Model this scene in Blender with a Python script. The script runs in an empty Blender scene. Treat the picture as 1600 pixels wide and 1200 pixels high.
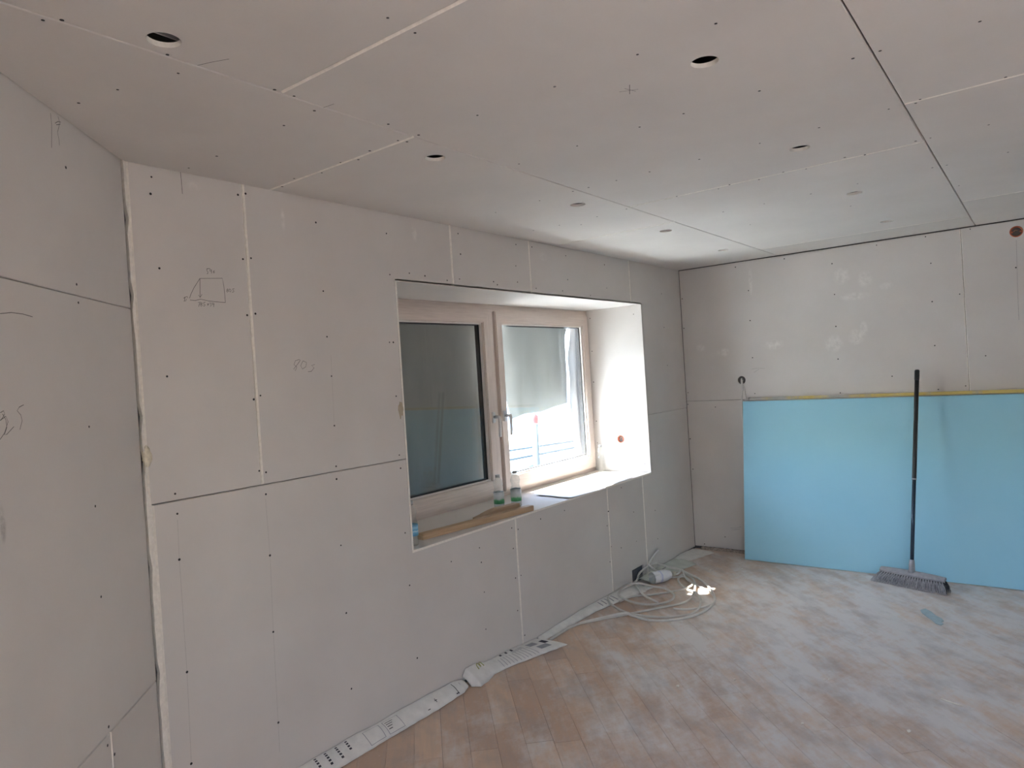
import bpy, bmesh, math, random
from mathutils import Vector, Matrix, noise
random.seed(7)
scene = bpy.context.scene
COL = scene.collection

# ------------------------------------------------------------------ camera
L, H = 4.5016, 2.3708            # far wall x, ceiling height
TH = -2.3632                      # heading of the slanted left wall
X0, X1, Z0, Z1 = 1.2175, 3.7632, 0.758, 2.051   # window recess in the front wall
DW = 0.485                        # depth of the recess
def cam_axes(yaw, pitch, roll):
    f = Vector((math.cos(yaw)*math.cos(pitch), math.sin(yaw)*math.cos(pitch), math.sin(pitch)))
    r = Vector((math.sin(yaw), -math.cos(yaw), 0)); u = r.cross(f)
    c, s = math.cos(roll), math.sin(roll)
    return f, c*r+s*u, -s*r+c*u
CAM = Vector((-1.0910, -2.4413, 1.5632))
F_, R_, U_ = cam_axes(0.6559, -0.0113, -0.0627)
cd = bpy.data.cameras.new('camera'); cam = bpy.data.objects.new('camera', cd); COL.objects.link(cam)
cam.matrix_world = Matrix(((R_.x, U_.x, -F_.x, CAM.x), (R_.y, U_.y, -F_.y, CAM.y), (R_.z, U_.z, -F_.z, CAM.z), (0, 0, 0, 1)))
cd.sensor_width = 36; cd.lens = 1085.565*36/1600; cd.clip_start = 0.02; cd.clip_end = 300
scene.camera = cam

# ------------------------------------------------------------------ light
w = bpy.data.worlds.new('world'); scene.world = w; w.use_nodes = True
nt = w.node_tree; bg = nt.nodes['Background']
sky = nt.nodes.new('ShaderNodeTexSky'); sky.sky_type = 'NISHITA'; sky.sun_disc = False
SUN_DIR = Vector((0.30, -0.43, -0.758)).normalized()      # the way the sunlight travels
sky.sun_elevation = math.asin(-SUN_DIR.z); sky.sun_rotation = math.atan2(-SUN_DIR.x, -SUN_DIR.y)
sky.air_density = 1.0; sky.dust_density = 2.0; sky.ozone_density = 1.0
SKY_STRENGTH = 0.48
bg.inputs['Strength'].default_value = SKY_STRENGTH
nt.links.new(sky.outputs[0], bg.inputs[0])
sd = bpy.data.lights.new('sun', 'SUN'); sd.energy = 7.5; sd.angle = math.radians(0.6); sd.color = (1, 0.955, 0.90)
so = bpy.data.objects.new('sun', sd); COL.objects.link(so); so.rotation_euler = SUN_DIR.to_track_quat('-Z', 'Y').to_euler()
so.location = (-2, 6, 9)
def portal(name, loc, rot, sx, sy):
    a = bpy.data.lights.new(name, 'AREA'); a.shape = 'RECTANGLE'; a.size = sx; a.size_y = sy; a.cycles.is_portal = True
    o = bpy.data.objects.new(name, a); COL.objects.link(o); o.location = loc; o.rotation_euler = rot
BW = (-4.1, -2.9, 0.72, 2.1)    # window in the wall behind the camera: y0, y1, z0, z1
portal('daylight_portal', ((X0+X1)/2, 0.62, (Z0+Z1)/2), (-math.pi/2, 0, 0), X1-X0, Z1-Z0)
portal('daylight_portal_back', (-1.76, (BW[0]+BW[1])/2, (BW[2]+BW[3])/2), (math.pi/2, 0, -math.pi/2), BW[1]-BW[0], BW[3]-BW[2])
vs = scene.view_settings
vs.view_transform = 'Standard'; vs.look = 'None'; vs.gamma = 1; vs.use_curve_mapping = False
vs.exposure = 3.03
scene.cycles.max_bounces = 16; scene.cycles.diffuse_bounces = 7; scene.cycles.glossy_bounces = 8
scene.cycles.transparent_max_bounces = 48; scene.cycles.transmission_bounces = 12
scene.cycles.use_denoising = True
scene.cycles.sample_clamp_indirect = 6

# ------------------------------------------------------------------ material helpers
def new_mat(name):
    m = bpy.data.materials.new(name); m.use_nodes = True
    t = m.node_tree; return m, t, t.nodes['Principled BSDF']
def N(t, typ, **kw):
    n = t.nodes.new(typ)
    for k, v in kw.items():
        if k in n.inputs: n.inputs[k].default_value = v
        else: setattr(n, k, v)
    return n
def ramp(t, stops, src):
    r = t.nodes.new('ShaderNodeValToRGB'); e = r.color_ramp.elements
    while len(e) < len(stops): e.new(0.5)
    for i, (p, c) in enumerate(stops):
        e[i].position = p; e[i].color = (c[0], c[1], c[2], 1) if hasattr(c, '__len__') else (c, c, c, 1)
    t.links.new(src, r.inputs[0]); return r.outputs[0]
def mixc(t, fac, a, b, mode='MIX'):
    m = t.nodes.new('ShaderNodeMix'); m.data_type = 'RGBA'; m.blend_type = mode
    for s, v in ((m.inputs[0], fac), (m.inputs[6], a), (m.inputs[7], b)):
        if hasattr(v, 'is_output'): t.links.new(v, s)
        elif hasattr(v, '__len__'): s.default_value = (v[0], v[1], v[2], 1)
        else: s.default_value = v
    return m.outputs[2]
def mth(t, op, a, b=None):
    m = t.nodes.new('ShaderNodeMath'); m.operation = op
    for s, v in ((m.inputs[0], a), (m.inputs[1], b)):
        if v is None: continue
        if hasattr(v, 'is_output'): t.links.new(v, s)
        else: s.default_value = v
    return m.outputs[0]
def pos(t, scale=(1, 1, 1), rot=(0, 0, 0)):
    g = t.nodes.new('ShaderNodeNewGeometry'); m = t.nodes.new('ShaderNodeMapping'); m.vector_type = 'TEXTURE'      # rotate first, then scale
    m.inputs['Scale'].default_value = tuple(1/k for k in scale); m.inputs['Rotation'].default_value = rot
    t.links.new(g.outputs['Position'], m.inputs[0]); return m.outputs[0]
def noi(t, vec, scale, detail=4, rough=0.55):
    n = t.nodes.new('ShaderNodeTexNoise'); n.inputs['Scale'].default_value = scale
    n.inputs['Detail'].default_value = detail; n.inputs['Roughness'].default_value = rough
    t.links.new(vec, n.inputs['Vector']); return n.outputs['Fac']
def bump(t, b, h, strength=0.2, dist=0.002):
    n = t.nodes.new('ShaderNodeBump'); n.inputs['Strength'].default_value = strength; n.inputs['Distance'].default_value = dist
    t.links.new(h, n.inputs['Height']); t.links.new(n.outputs[0], b.inputs['Normal'])
def simple(name, col, rough=0.6, metal=0.0, var=0.12, scale=18, spec=0.5):
    m, t, b = new_mat(name)
    f = noi(t, pos(t), scale)
    lo = tuple(c*(1-var) for c in col); hi = tuple(min(1, c*(1+var)) for c in col)
    t.links.new(ramp(t, [(0.3, lo), (0.7, hi)], f), b.inputs['Base Color'])
    b.inputs['Roughness'].default_value = rough; b.inputs['Metallic'].default_value = metal
    b.inputs['Specular IOR Level'].default_value = spec
    return m

PAPER = (0.645, 0.615, 0.58)
def paper_mat(name, smudges=(), dark=(), base=PAPER):
    """grey plasterboard liner paper; smudges are filler marks (plane axes a, b; centre, radii)"""
    m, t, b = new_mat(name)
    f = noi(t, pos(t), 2.2, 5); f2 = noi(t, pos(t), 260, 2)
    lo = tuple(c*0.955 for c in base); hi = tuple(c*1.04 for c in base)
    col = ramp(t, [(0.3, lo), (0.7, hi)], f)
    col = mixc(t, mth(t, 'MULTIPLY', ramp(t, [(0.35, 0), (0.75, 1)], f2), 0.10), col, (0.74, 0.71, 0.68))
    oi = t.nodes.new('ShaderNodeObjectInfo')
    col = mixc(t, 1.0, col, ramp(t, [(0, 0.965), (1, 1.0)], oi.outputs['Random']), 'MULTIPLY')
    brk = ramp(t, [(0.38, 0), (0.62, 1)], noi(t, pos(t), 26, 4, 0.65))
    for lst, colr, amt in ((smudges, (0.78, 0.75, 0.71), 0.75), (dark, (0.2, 0.19, 0.18), 0.55)):
        for (c, r) in lst:
            mp = t.nodes.new('ShaderNodeVectorMath'); mp.operation = 'SUBTRACT'; g = t.nodes.new('ShaderNodeNewGeometry')
            t.links.new(g.outputs['Position'], mp.inputs[0]); mp.inputs[1].default_value = c
            sc = t.nodes.new('ShaderNodeVectorMath'); sc.operation = 'DIVIDE'; t.links.new(mp.outputs[0], sc.inputs[0]); sc.inputs[1].default_value = r
            ln = t.nodes.new('ShaderNodeVectorMath'); ln.operation = 'LENGTH'; t.links.new(sc.outputs[0], ln.inputs[0])
            fac = mth(t, 'MULTIPLY', mth(t, 'MULTIPLY', ramp(t, [(0.45, 1), (1.0, 0)], ln.outputs['Value']), brk), amt)
            col = mixc(t, fac, col, colr)
    t.links.new(col, b.inputs['Base Color']); b.inputs['Roughness'].default_value = 0.86
    b.inputs['Specular IOR Level'].default_value = 0.25
    bump(t, b, f2, 0.12, 0.0006)
    return m

M = {}
M['paper'] = paper_mat('plasterboard_paper',
    smudges=[((0.25, 0, 2.33), (0.03, 0.1, 0.02)), ((2.48, 0, 2.29), (0.05, .1, .03)), ((1.37, 0, 2.3), (0.02, .1, .05)), ((0.62, 0, 2.26), (0.012, .1, .05))],
    dark=[((-0.56, -0.55, 1.30), (0.014, 0.014, 0.05)), ((1.36, -0.79, H), (0.08, 0.02, .02)), ((1.50, -0.84, H), (0.1, 0.02, 0.02))])
M['paper_ceil'] = paper_mat('ceiling_board_paper')
M['paper_far'] = paper_mat('far_wall_board_paper', smudges=[
    ((L, -0.154, 1.700), (.1, .045, .035)), ((L, -0.345, 1.650), (.1, .06, .04)), ((L, -0.757, 1.680), (.1, .085, .045)), ((L, -1.19, 1.655), (.1, .075, .07)),
    ((L, -1.345, 1.69), (.1, .06, .07)), ((L, -1.272, 2.150), (.1, .07, .07)), ((L, -1.425, 2.105), (.1, .055, .07)), ((L, -1.35, 1.99), (.1, .11, .035)),
    ((L, -1.56, 2.04), (.1, .05, .03)), ((L, -0.60, 2.20), (.1, .018, .13)), ((L, -1.40, 1.75), (.1, .03, .06))])
M['gypsum'] = simple('cut_gypsum', (0.84, 0.80, 0.73), 0.9, var=0.08, scale=60)
M['screw'] = simple('black_screw_heads', (0.012, 0.012, 0.012), 0.5)
M['pencil'] = simple('pencil_graphite', (0.13, 0.125, 0.12), 0.7, var=0.3, scale=90)
M['pencil_faint'] = simple('faint_pencil_graphite', (0.43, 0.41, 0.39), 0.7, var=0.15, scale=90)
M['backing'] = simple('bare_backing', (0.10, 0.095, 0.09), 0.9)
M['plain'] = simple('plain_board', PAPER, 0.85, var=0.05)
M['steel'] = simple('galvanised_steel', (0.55, 0.56, 0.57), 0.4, 0.9)
M['foam'] = simple('cream_foam', (0.72, 0.66, 0.52), 0.8, scale=120)

# ------------------------------------------------------------------ object helpers
def add(o, parent=None):
    COL.objects.link(o)
    if parent is not None: o.parent = parent
    return o
def obj(name, bm, mats, parent=None, smooth=False, recalc=True):
    if recalc: bmesh.ops.recalc_face_normals(bm, faces=bm.faces)
    me = bpy.data.meshes.new(name); bm.to_mesh(me); bm.free()
    for m in (mats if isinstance(mats, (list, tuple)) else [mats]): me.materials.append(m)
    if smooth:
        for p in me.polygons: p.use_smooth = True
    return add(bpy.data.objects.new(name, me), parent)
def empty(name, loc=(0, 0, 0)):
    o = bpy.data.objects.new(name, None); o.empty_display_size = 0.05; o.location = loc
    return add(o)
def child_of(o, root):     # keep world place under an Empty that is only moved
    o.parent = root; o.matrix_parent_inverse = Matrix.Translation(-Vector(root.location)); return o
def tag(o, label, cat, group=None):
    o['label'] = label; o['category'] = cat
    if group: o['group'] = group
    return o
def struct(o, label=None):
    o['kind'] = 'structure'
    if label: o['label'] = label
    return o
def box(bm, lo, hi, bev=0.0, mi=0, M4=None):
    vs_ = [bm.verts.new((x, y, z)) for x in (lo[0], hi[0]) for y in (lo[1], hi[1]) for z in (lo[2], hi[2])]
    fs = [bm.faces.new([vs_[i] for i in q]) for q in ((0, 1, 3, 2), (4, 6, 7, 5), (0, 4, 5, 1), (2, 3, 7, 6), (0, 2, 6, 4), (1, 5, 7, 3))]
    for f in fs: f.material_index = mi
    if M4 is not None:
        for v in vs_: v.co = M4 @ v.co
    if bev > 0:
        ed = {e for f in fs for e in f.edges}
        bmesh.ops.bevel(bm, geom=list(ed), offset=bev, segments=2, affect='EDGES')
def catmull(pts, n=8, closed=False):
    P = [Vector(p) for p in pts]; out = []
    for i in range(len(P)-1):
        p0 = P[max(i-1, 0)]; p1 = P[i]; p2 = P[i+1]; p3 = P[min(i+2, len(P)-1)]
        for k in range(n):
            s = k/n
            out.append(0.5*((2*p1)+(-p0+p2)*s+(2*p0-5*p1+4*p2-p3)*s*s+(-p0+3*p1-3*p2+p3)*s**3))
    out.append(P[-1]); return out
def tube(bm, pts, rad, seg=8, mi=0, caps=True):
    rings = []; prev = None
    for i, p in enumerate(pts):
        p = Vector(p); d = (Vector(pts[min(i+1, len(pts)-1)])-Vector(pts[max(i-1, 0)])).normalized()
        if prev is None:
            a = Vector((0, 0, 1)) if abs(d.z) < 0.9 else Vector((1, 0, 0)); n_ = d.cross(a).normalized()
        else: n_ = (prev-d*prev.dot(d)).normalized()
        prev = n_; b_ = d.cross(n_); r = rad[i] if hasattr(rad, '__len__') else rad
        rings.append([bm.verts.new(p+r*(math.cos(2*math.pi*k/seg)*n_+math.sin(2*math.pi*k/seg)*b_)) for k in range(seg)])
    for a, b_ in zip(rings, rings[1:]):
        for k in range(seg):
            f = bm.faces.new((a[k], a[(k+1) % seg], b_[(k+1) % seg], b_[k])); f.material_index = mi; f.smooth = True
    if caps:
        for r_ in (rings[0], rings[-1]):
            f = bm.faces.new(r_); f.material_index = mi
def lathe(bm, prof, seg=24, mi=0, M4=None, close=True):
    """prof: (r, z[, material])"""
    rings = []
    for q in prof:
        r, z = q[0], q[1]
        ring = [bm.verts.new((r*math.cos(2*math.pi*k/seg), r*math.sin(2*math.pi*k/seg), z)) for k in range(seg)]
        if M4 is not None:
            for v in ring: v.co = M4 @ v.co
        rings.append(ring)
    for i, (a, b_) in enumerate(zip(rings, rings[1:])):
        for k in range(seg):
            f = bm.faces.new((a[k], a[(k+1) % seg], b_[(k+1) % seg], b_[k])); f.smooth = True
            f.material_index = prof[i+1][2] if len(prof[i+1]) > 2 else mi
    if close:
        bm.faces.new(rings[0]).material_index = mi; bm.faces.new(rings[-1]).material_index = mi
def grid_surface(bm, nu, nv, fn, mi=0):
    g = [[bm.verts.new(fn(i/nu, j/nv)) for j in range(nv+1)] for i in range(nu+1)]
    for i in range(nu):
        for j in range(nv):
            f = bm.faces.new((g[i][j], g[i+1][j], g[i+1][j+1], g[i][j+1])); f.smooth = True; f.material_index = mi

# a plane of the room: 2-D (a, b) -> world, normal pointing into the room
class Plane:
    def __init__(s, o, e1, e2, n): s.o, s.e1, s.e2, s.n = Vector(o), Vector(e1), Vector(e2), Vector(n)
    def at(s, a, b, d=0.0): return s.o+s.e1*a+s.e2*b+s.n*d
FRONT = Plane((0, 0, 0), (1, 0, 0), (0, 0, 1), (0, -1, 0))
RIGHT = Plane((L, 0, 0), (0, 1, 0), (0, 0, 1), (-1, 0, 0))
LDIR = Vector((math.cos(TH), math.sin(TH), 0))
LEFT = Plane((0, 0, 0), LDIR, (0, 0, 1), (-LDIR.y, LDIR.x, 0))
CEIL = Plane((0, 0, H), (1, 0, 0), (0, 1, 0), (0, 0, -1))
REVEAL_R = Plane((X1, 0, 0), (0, 1, 0), (0, 0, 1), (-1, 0, 0))
if LEFT.n.dot(CAM) < 0: LEFT.n = -LEFT.n

def offset_poly(poly, ds):
    """inset a polygon, each edge i (vertex i -> i+1) by ds[i]"""
    n = len(poly); area = sum(poly[i][0]*poly[(i+1) % n][1]-poly[(i+1) % n][0]*poly[i][1] for i in range(n))
    sg = 1 if area > 0 else -1; lines = []
    for i in range(n):
        a, b_ = Vector(poly[i]), Vector(poly[(i+1) % n]); d = (b_-a).normalized(); nn = Vector((-d.y, d.x))*sg
        lines.append((a+nn*ds[i], d))
    out = []
    for i in range(n):
        (p, d), (q, e) = lines[i-1], lines[i]; den = d.x*e.y-d.y*e.x
        if abs(den) < 1e-9: out.append(q.copy())
        else: out.append(p+d*(((q-p).x*e.y-(q-p).y*e.x)/den))
    return out
T_BOARD = 0.0125
def board(pl, poly, cut, holes, parent, mats, name='plasterboard_panel', cw=0.006, gap=0.0012):
    """one plasterboard: cut[i] = edge i was sawn (wide bare gypsum bevel), else factory edge"""
    bm = bmesh.new()
    outer = offset_poly(poly, [gap]*len(poly))
    inner = offset_poly(poly, [gap+(cw if c else 0.0022) for c in cut])
    n = len(poly)
    def fill(loops, d, mi):
        edges = []; res = []
        for lp in loops:
            vs_ = [bm.verts.new(pl.at(a, b_, d)) for a, b_ in lp]; res.append(vs_)
            edges += [bm.edges.new((vs_[i], vs_[(i+1) % len(vs_)])) for i in range(len(vs_))]
        r = bmesh.ops.triangle_fill(bm, edges=edges, use_beauty=True, use_dissolve=False)
        for g in r['geom']:
            if isinstance(g, bmesh.types.BMFace): g.material_index = mi
        return res
    hl = [[(c[0]+c[2]*math.cos(2*math.pi*k/28), c[1]+c[2]*math.sin(2*math.pi*k/28)) for k in range(28)] for c in holes]
    fr = fill([[(v.x, v.y) for v in inner]]+hl, 0.0, 0)
    bk = fill([[(v.x, v.y) for v in outer]]+hl, -T_BOARD, 0)
    mid = [bm.verts.new(pl.at(v.x, v.y, -(0.005 if cut[i] or cut[i-1] else 0.0018))) for i, v in enumerate(outer)]
    for i in range(n):
        j = (i+1) % n
        f = bm.faces.new((fr[0][i], fr[0][j], mid[j], mid[i])); f.material_index = 1 if cut[i] else 0
        f = bm.faces.new((mid[i], mid[j], bk[0][j], bk[0][i])); f.material_index = 1 if cut[i] else 0
    for a, b_ in zip(fr[1:], bk[1:]):
        for i in range(len(a)):
            j = (i+1) % len(a); f = bm.faces.new((a[i], a[j], b_[j], b_[i])); f.material_index = 1
    return obj(name, bm, mats, parent)
def rect(a0, b0, a1, b1): return [(a0, b0), (a1, b0), (a1, b1), (a0, b1)]
def discs(pl, pts, r, name, parent, mat, d=0.0006):
    bm = bmesh.new(); off = pl.n*d
    for (a, b_) in pts:
        r_ = r*random.uniform(0.8, 1.15); c = pl.at(a, b_)
        top = [bm.verts.new(c+pl.n*d+r_*(math.cos(k*math.pi/4)*pl.e1+math.sin(k*math.pi/4)*pl.e2)) for k in range(8)]
        bot = [bm.verts.new(c-pl.n*0.004+r_*(math.cos(k*math.pi/4)*pl.e1+math.sin(k*math.pi/4)*pl.e2)) for k in range(8)]
        bm.faces.new(top)
        for k in range(8): bm.faces.new((top[k], top[(k+1) % 8], bot[(k+1) % 8], bot[k]))
    o = obj(name, bm, mat, parent); o['kind'] = 'stuff'; return o
def strokes(pl, lines, wd, name, parent, mat, d=0.0005):
    bm = bmesh.new()
    for s in lines:
        pts = [Vector(p) for p in s]
        L_, R2 = [], []
        for i, p in enumerate(pts):
            t_ = (pts[min(i+1, len(pts)-1)]-pts[max(i-1, 0)])
            t_ = t_.normalized() if t_.length > 1e-6 else Vector((1, 0)); nn = Vector((-t_.y, t_.x))*wd/2
            L_.append(bm.verts.new(pl.at(*(p+nn), d))); R2.append(bm.verts.new(pl.at(*(p-nn), d)))
        for i in range(len(pts)-1):
            try: bm.faces.new((L_[i], L_[i+1], R2[i+1], R2[i]))
            except ValueError: pass
    o = obj(name, bm, mat, parent); o['kind'] = 'stuff'; return o

SCREW_FRONT=[(0.098,2.335),(0.091,2.275),(0.425,2.328),(0.458,2.338),(0.428,2.08),(0.463,2.087),(0.782,2.27),(0.104,2.017),(0.105,1.638),(0.105,1.225),(0.108,1.154),(0.43,1.863),(0.466,1.87),(0.434,1.536),(0.464,1.549),(0.437,1.257),(0.466,1.247),(0.459,1.162),(0.797,1.978),(0.801,1.782),(0.811,1.612),(0.809,1.398),(0.804,1.223),(0.802,1.168),(0.104,0.993),(0.104,0.595),(0.097,0.273),(0.459,0.921),(0.451,0.622),(0.447,0.266),(0.802,0.881),(0.807,0.586),(0.808,0.256),(1.183,2.273),(1.694,2.336),(1.704,2.228),(2.203,2.335),(2.364,2.338),(2.189,2.208),(2.738,2.322),(3.237,2.308),(1.188,2.079),(1.317,2.096),(1.424,2.091),(1.586,2.08),(1.683,2.094),(1.97,2.1),(2.196,2.113),(2.003,2.085),(2.382,2.088),(2.744,2.167),(2.675,2.09),(3.019,2.079),(3.249,2.144),(4.136,2.153),(4.147,1.881),(4.167,1.571),(1.158,1.758),(1.182,1.758),(1.178,1.503),(1.174,1.224),(1.177,1.161),(1.179,0.853),(1.995,0.703),(2.053,0.683),(1.706,0.658),(1.714,0.578),(1.482,0.64),(1.997,0.586),(2.001,0.416),(2.053,0.417),(1.186,0.601),(1.723,0.415),(2.001,0.23),(2.279,0.697),(2.54,0.698),(3.085,0.587),(3.053,0.494),(3.095,0.34),(3.229,0.3),(3.444,0.513),(3.461,0.294),(3.792,0.458),(3.807,0.234),(3.779,0.996),(3.282,0.719),(3.061,0.242),(1.205,0.246),(1.716,0.217),(2.053,0.071),(2.011,0.023)]
SCREW_RIGHT=[(-0.87,2.338),(-0.486,2.329),(-1.21,2.25),(-0.58,2.128),(-0.016,2.128),(-1.215,2.02),(-1.841,2.159),(-1.836,1.895),(-0.579,1.888),(-1.212,1.782),(-0.016,1.877),(0.013,1.754),(-0.581,1.59),(-1.214,1.538),(-1.837,1.591),(-1.565,1.392),(-0.583,1.302),(-1.216,1.285),(-1.843,1.287),(-0.018,1.329),(-0.25,1.201),(-0.011,1.229),(-0.013,0.935),(-0.021,0.676),(-2.124,1.501),(-1.998,1.927),(-2.003,1.305),(-1.818,2.346),(-1.513,2.338),(-2.077,2.352),(-2.312,2.061),(-0.267,0.119),(-0.085,0.042)]
SCREW_CEIL=[(-0.498,-0.805),(-0.472,-0.832),(-0.25,-0.832),(-0.186,-0.756),(-0.247,-0.561),(-0.282,-0.408),(0.037,-0.833),(0.098,-0.833),(0.2,-0.786),(0.204,-0.63),(0.204,-0.244),(0.199,-0.067),(0.547,-0.192),(0.576,-0.072),(0.581,-0.317),(0.556,-0.458),(-0.003,-1.322),(0.086,-1.317),(0.577,-1.089),(0.575,-1.377),(0.566,-1.641),(1.058,-1.395),(1.061,-1.146),(1.573,-1.177),(0.565,-0.846),(0.428,-0.851),(0.551,-0.763),(0.582,-0.774),(0.55,-0.623),(0.583,-0.524),(1.068,-0.88),(1.577,-0.799),(1.578,-0.88),(1.577,-1.019),(1.592,-0.606),(1.605,-0.332),(2.12,-0.365),(2.209,-0.45),(2.112,-0.608),(2.089,-0.794),(2.108,-0.199),(0.556,-1.853),(1.021,-2.059),(1.025,-2.125),(1.029,-2.347),(1.054,-1.795),(1.055,-1.553),(1.544,-2.063),(1.555,-1.842),(1.563,-1.632),(1.573,-1.392),(1.526,-2.156),(1.554,-2.14),(1.522,-2.381),(2.025,-2.312),(2.533,-2.352),(2.027,-2.128),(2.025,-2.079),(2.063,-1.894),(2.033,-1.825),(2.08,-1.662),(2.049,-1.576),(2.085,-1.46),(2.062,-1.334),(2.089,-1.272),(2.061,-1.078),(2.558,-1.77),(2.578,-1.555),(2.593,-1.322),(2.59,-1.106),(3.074,-1.088),(3.068,-1.636),(2.537,-2.078),(2.544,-2.132),(3.051,-2.135)]
SCREW_LEFT=[(0.381,2.232),(0.366,1.903),(0.363,1.851),(0.351,1.494),(0.347,1.263),(0.35,1),(0.359,0.625),(0.373,0.578),(0.335,0.532)]
SCREW_REVEAL=[(0.068,1.982),(0.459,1.989),(0.459,1.723),(0.462,1.474),(0.458,1.157),(0.461,0.981),(0.047,0.821)]
PENCIL_FRONT=[[(0.249,1.992),(0.337,1.999),(0.341,1.972),(0.342,1.951),(0.343,1.908)],[(0.343,1.908),(0.307,1.909),(0.275,1.911),(0.246,1.916),(0.226,1.91),(0.206,1.911)],[(0.205,1.917),(0.211,1.932),(0.224,1.956),(0.249,1.992)],[(0.249,1.992),(0.245,1.922)],[(0.239,1.931),(0.245,1.922),(0.253,1.934)],[(0.277,2.03),(0.291,2.032)],[(0.281,2.029),(0.278,2.028),(0.278,2.021),(0.282,2.02),(0.281,2.013),(0.277,2.011)],[(0.295,2.028),(0.29,2.029),(0.289,2.023),(0.293,2.022),(0.296,2.028),(0.295,2.014)],[(0.303,2.023),(0.303,2.016)],[(0.308,2.026),(0.304,2.022),(0.308,2.02),(0.306,2.016)],[(0.356,1.961),(0.352,1.957),(0.358,1.952),(0.353,1.947),(0.35,1.951),(0.358,1.958),(0.356,1.961)],[(0.364,1.961),(0.36,1.953),(0.366,1.949),(0.37,1.956),(0.364,1.961)],[(0.384,1.963),(0.376,1.961),(0.377,1.957),(0.381,1.954),(0.379,1.95),(0.373,1.949)],[(0.236,1.903),(0.244,1.906),(0.237,1.888)],[(0.249,1.904),(0.245,1.899),(0.251,1.894),(0.246,1.889),(0.244,1.895),(0.252,1.9),(0.249,1.904)],[(0.264,1.906),(0.257,1.904),(0.257,1.898),(0.263,1.896),(0.259,1.891),(0.254,1.892)],[(0.271,1.901),(0.276,1.895)],[(0.277,1.902),(0.271,1.894)],[(0.28,1.904),(0.287,1.904),(0.282,1.899),(0.287,1.896),(0.282,1.891)],[(0.296,1.903),(0.29,1.904),(0.289,1.899),(0.295,1.898),(0.297,1.903),(0.295,1.889)],[(0.183,1.906),(0.192,1.908)],[(0.186,1.908),(0.188,1.92)],[(0.183,1.916),(0.188,1.92),(0.197,1.923),(0.199,1.917)],[(0.192,1.915),(0.193,1.91)],[(0.203,2.374),(0.204,2.347),(0.205,2.294)],[(0.653,1.687),(0.634,1.682),(0.626,1.666),(0.639,1.657),(0.631,1.641),(0.623,1.648),(0.646,1.67),(0.658,1.684),(0.653,1.687)],[(0.671,1.681),(0.658,1.661),(0.666,1.647),(0.683,1.656),(0.688,1.674),(0.671,1.681)],[(0.728,1.664),(0.711,1.661),(0.724,1.65),(0.709,1.636),(0.692,1.635)]]
PENCIL_GUIDE=[[(0.107,1.133),(0.104,0.994),(0.104,0.595),(0.097,0.269)],[(0.456,1.143),(0.459,0.921),(0.451,0.623),(0.444,0.151)],[(0.815,1.702),(0.808,1.398)]]
PENCIL_LEFT=[[(0.766,1.553),(0.753,1.557),(0.75,1.549),(0.76,1.54),(0.769,1.535)],[(0.769,1.535),(0.746,1.544),(0.739,1.531),(0.755,1.506),(0.774,1.492)],[(0.758,1.55),(0.747,1.536),(0.745,1.518),(0.757,1.501),(0.747,1.502),(0.717,1.518)],[(0.671,1.568),(0.69,1.563),(0.7,1.555),(0.686,1.544),(0.682,1.53),(0.694,1.509)],[(0.74,1.783),(0.695,1.79),(0.648,1.791),(0.605,1.788)],[(0.406,2.367),(0.4,2.353),(0.406,2.336),(0.415,2.32),(0.41,2.303),(0.409,2.285)],[(0.425,2.341),(0.408,2.352),(0.393,2.356),(0.397,2.348),(0.419,2.339)],[(0.446,2.361),(0.444,2.328),(0.453,2.264)]]
PENCIL_CEIL=[[(0.721,-1.536),(0.782,-1.504)],[(0.744,-1.49),(0.768,-1.539)],[(0.734,-1.513),(0.776,-1.527)],[(-0.175,-0.828),(-0.161,-0.866),(-0.14,-0.911)],[(0.204,-0.822),(0.209,-0.865)]]
PENCIL_RIGHT=[[(-0.566,1.498),(-0.617,1.505),(-0.672,1.497)],[(-0.585,1.471),(-0.627,1.495)],[(-0.315,0.197),(-0.364,0.201),(-0.407,0.216)],[(-0.325,0.182),(-0.395,0.194)],[(-2.322,2.238),(-2.315,1.928),(-2.313,1.721)]]


# ------------------------------------------------------------------ floor
XR = -1.6                                     # wall behind the camera's left
S_END = XR/LDIR.x; YR = LDIR.y*S_END; YB = -4.3
ROOM = [(0, 0), (L, 0), (L, YB), (XR, YB), (XR, YR)]
bm = bmesh.new()
vsl = [bm.verts.new((x, y, -0.017)) for x, y in ROOM]; vsb = [bm.verts.new((x, y, -0.15)) for x, y in ROOM]
bm.faces.new(vsl); bm.faces.new(vsb)
for i in range(5): bm.faces.new((vsl[i], vsl[(i+1) % 5], vsb[(i+1) % 5], vsb[i]))
floor = struct(obj('floor', bm, M['backing']), 'dusty old oak strip parquet laid diagonally')

m, t, b = new_mat('dusty_parquet')
at = t.nodes.new('ShaderNodeAttribute'); at.attribute_name = 'tone'
mp = pos(t, (2.5, 45, 3), (0, 0, math.radians(45)))         # streaks along the boards
st = noi(t, mp, 1.0, 5, 0.6)
wood = ramp(t, [(0.0, (0.50, 0.30, 0.18)), (0.5, (0.60, 0.385, 0.24)), (1.0, (0.72, 0.49, 0.32))], at.outputs['Fac'])
wood = mixc(t, mth(t, 'MULTIPLY', ramp(t, [(0.35, 0), (0.65, 1)], st), 0.45), wood, (0.48, 0.37, 0.30))
d1 = noi(t, pos(t, (1.1, 2.6, 1), (0, 0, math.radians(45))), 1.7, 6, 0.66)      # drifts of plaster dust
d2 = noi(t, pos(t, (1.6, 6, 1), (0, 0, math.radians(38))), 2.0, 6, 0.7)         # swept streaks
d3 = noi(t, pos(t, (2, 26, 2), (0, 0, math.radians(-20))), 1.3, 4, 0.6)
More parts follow.
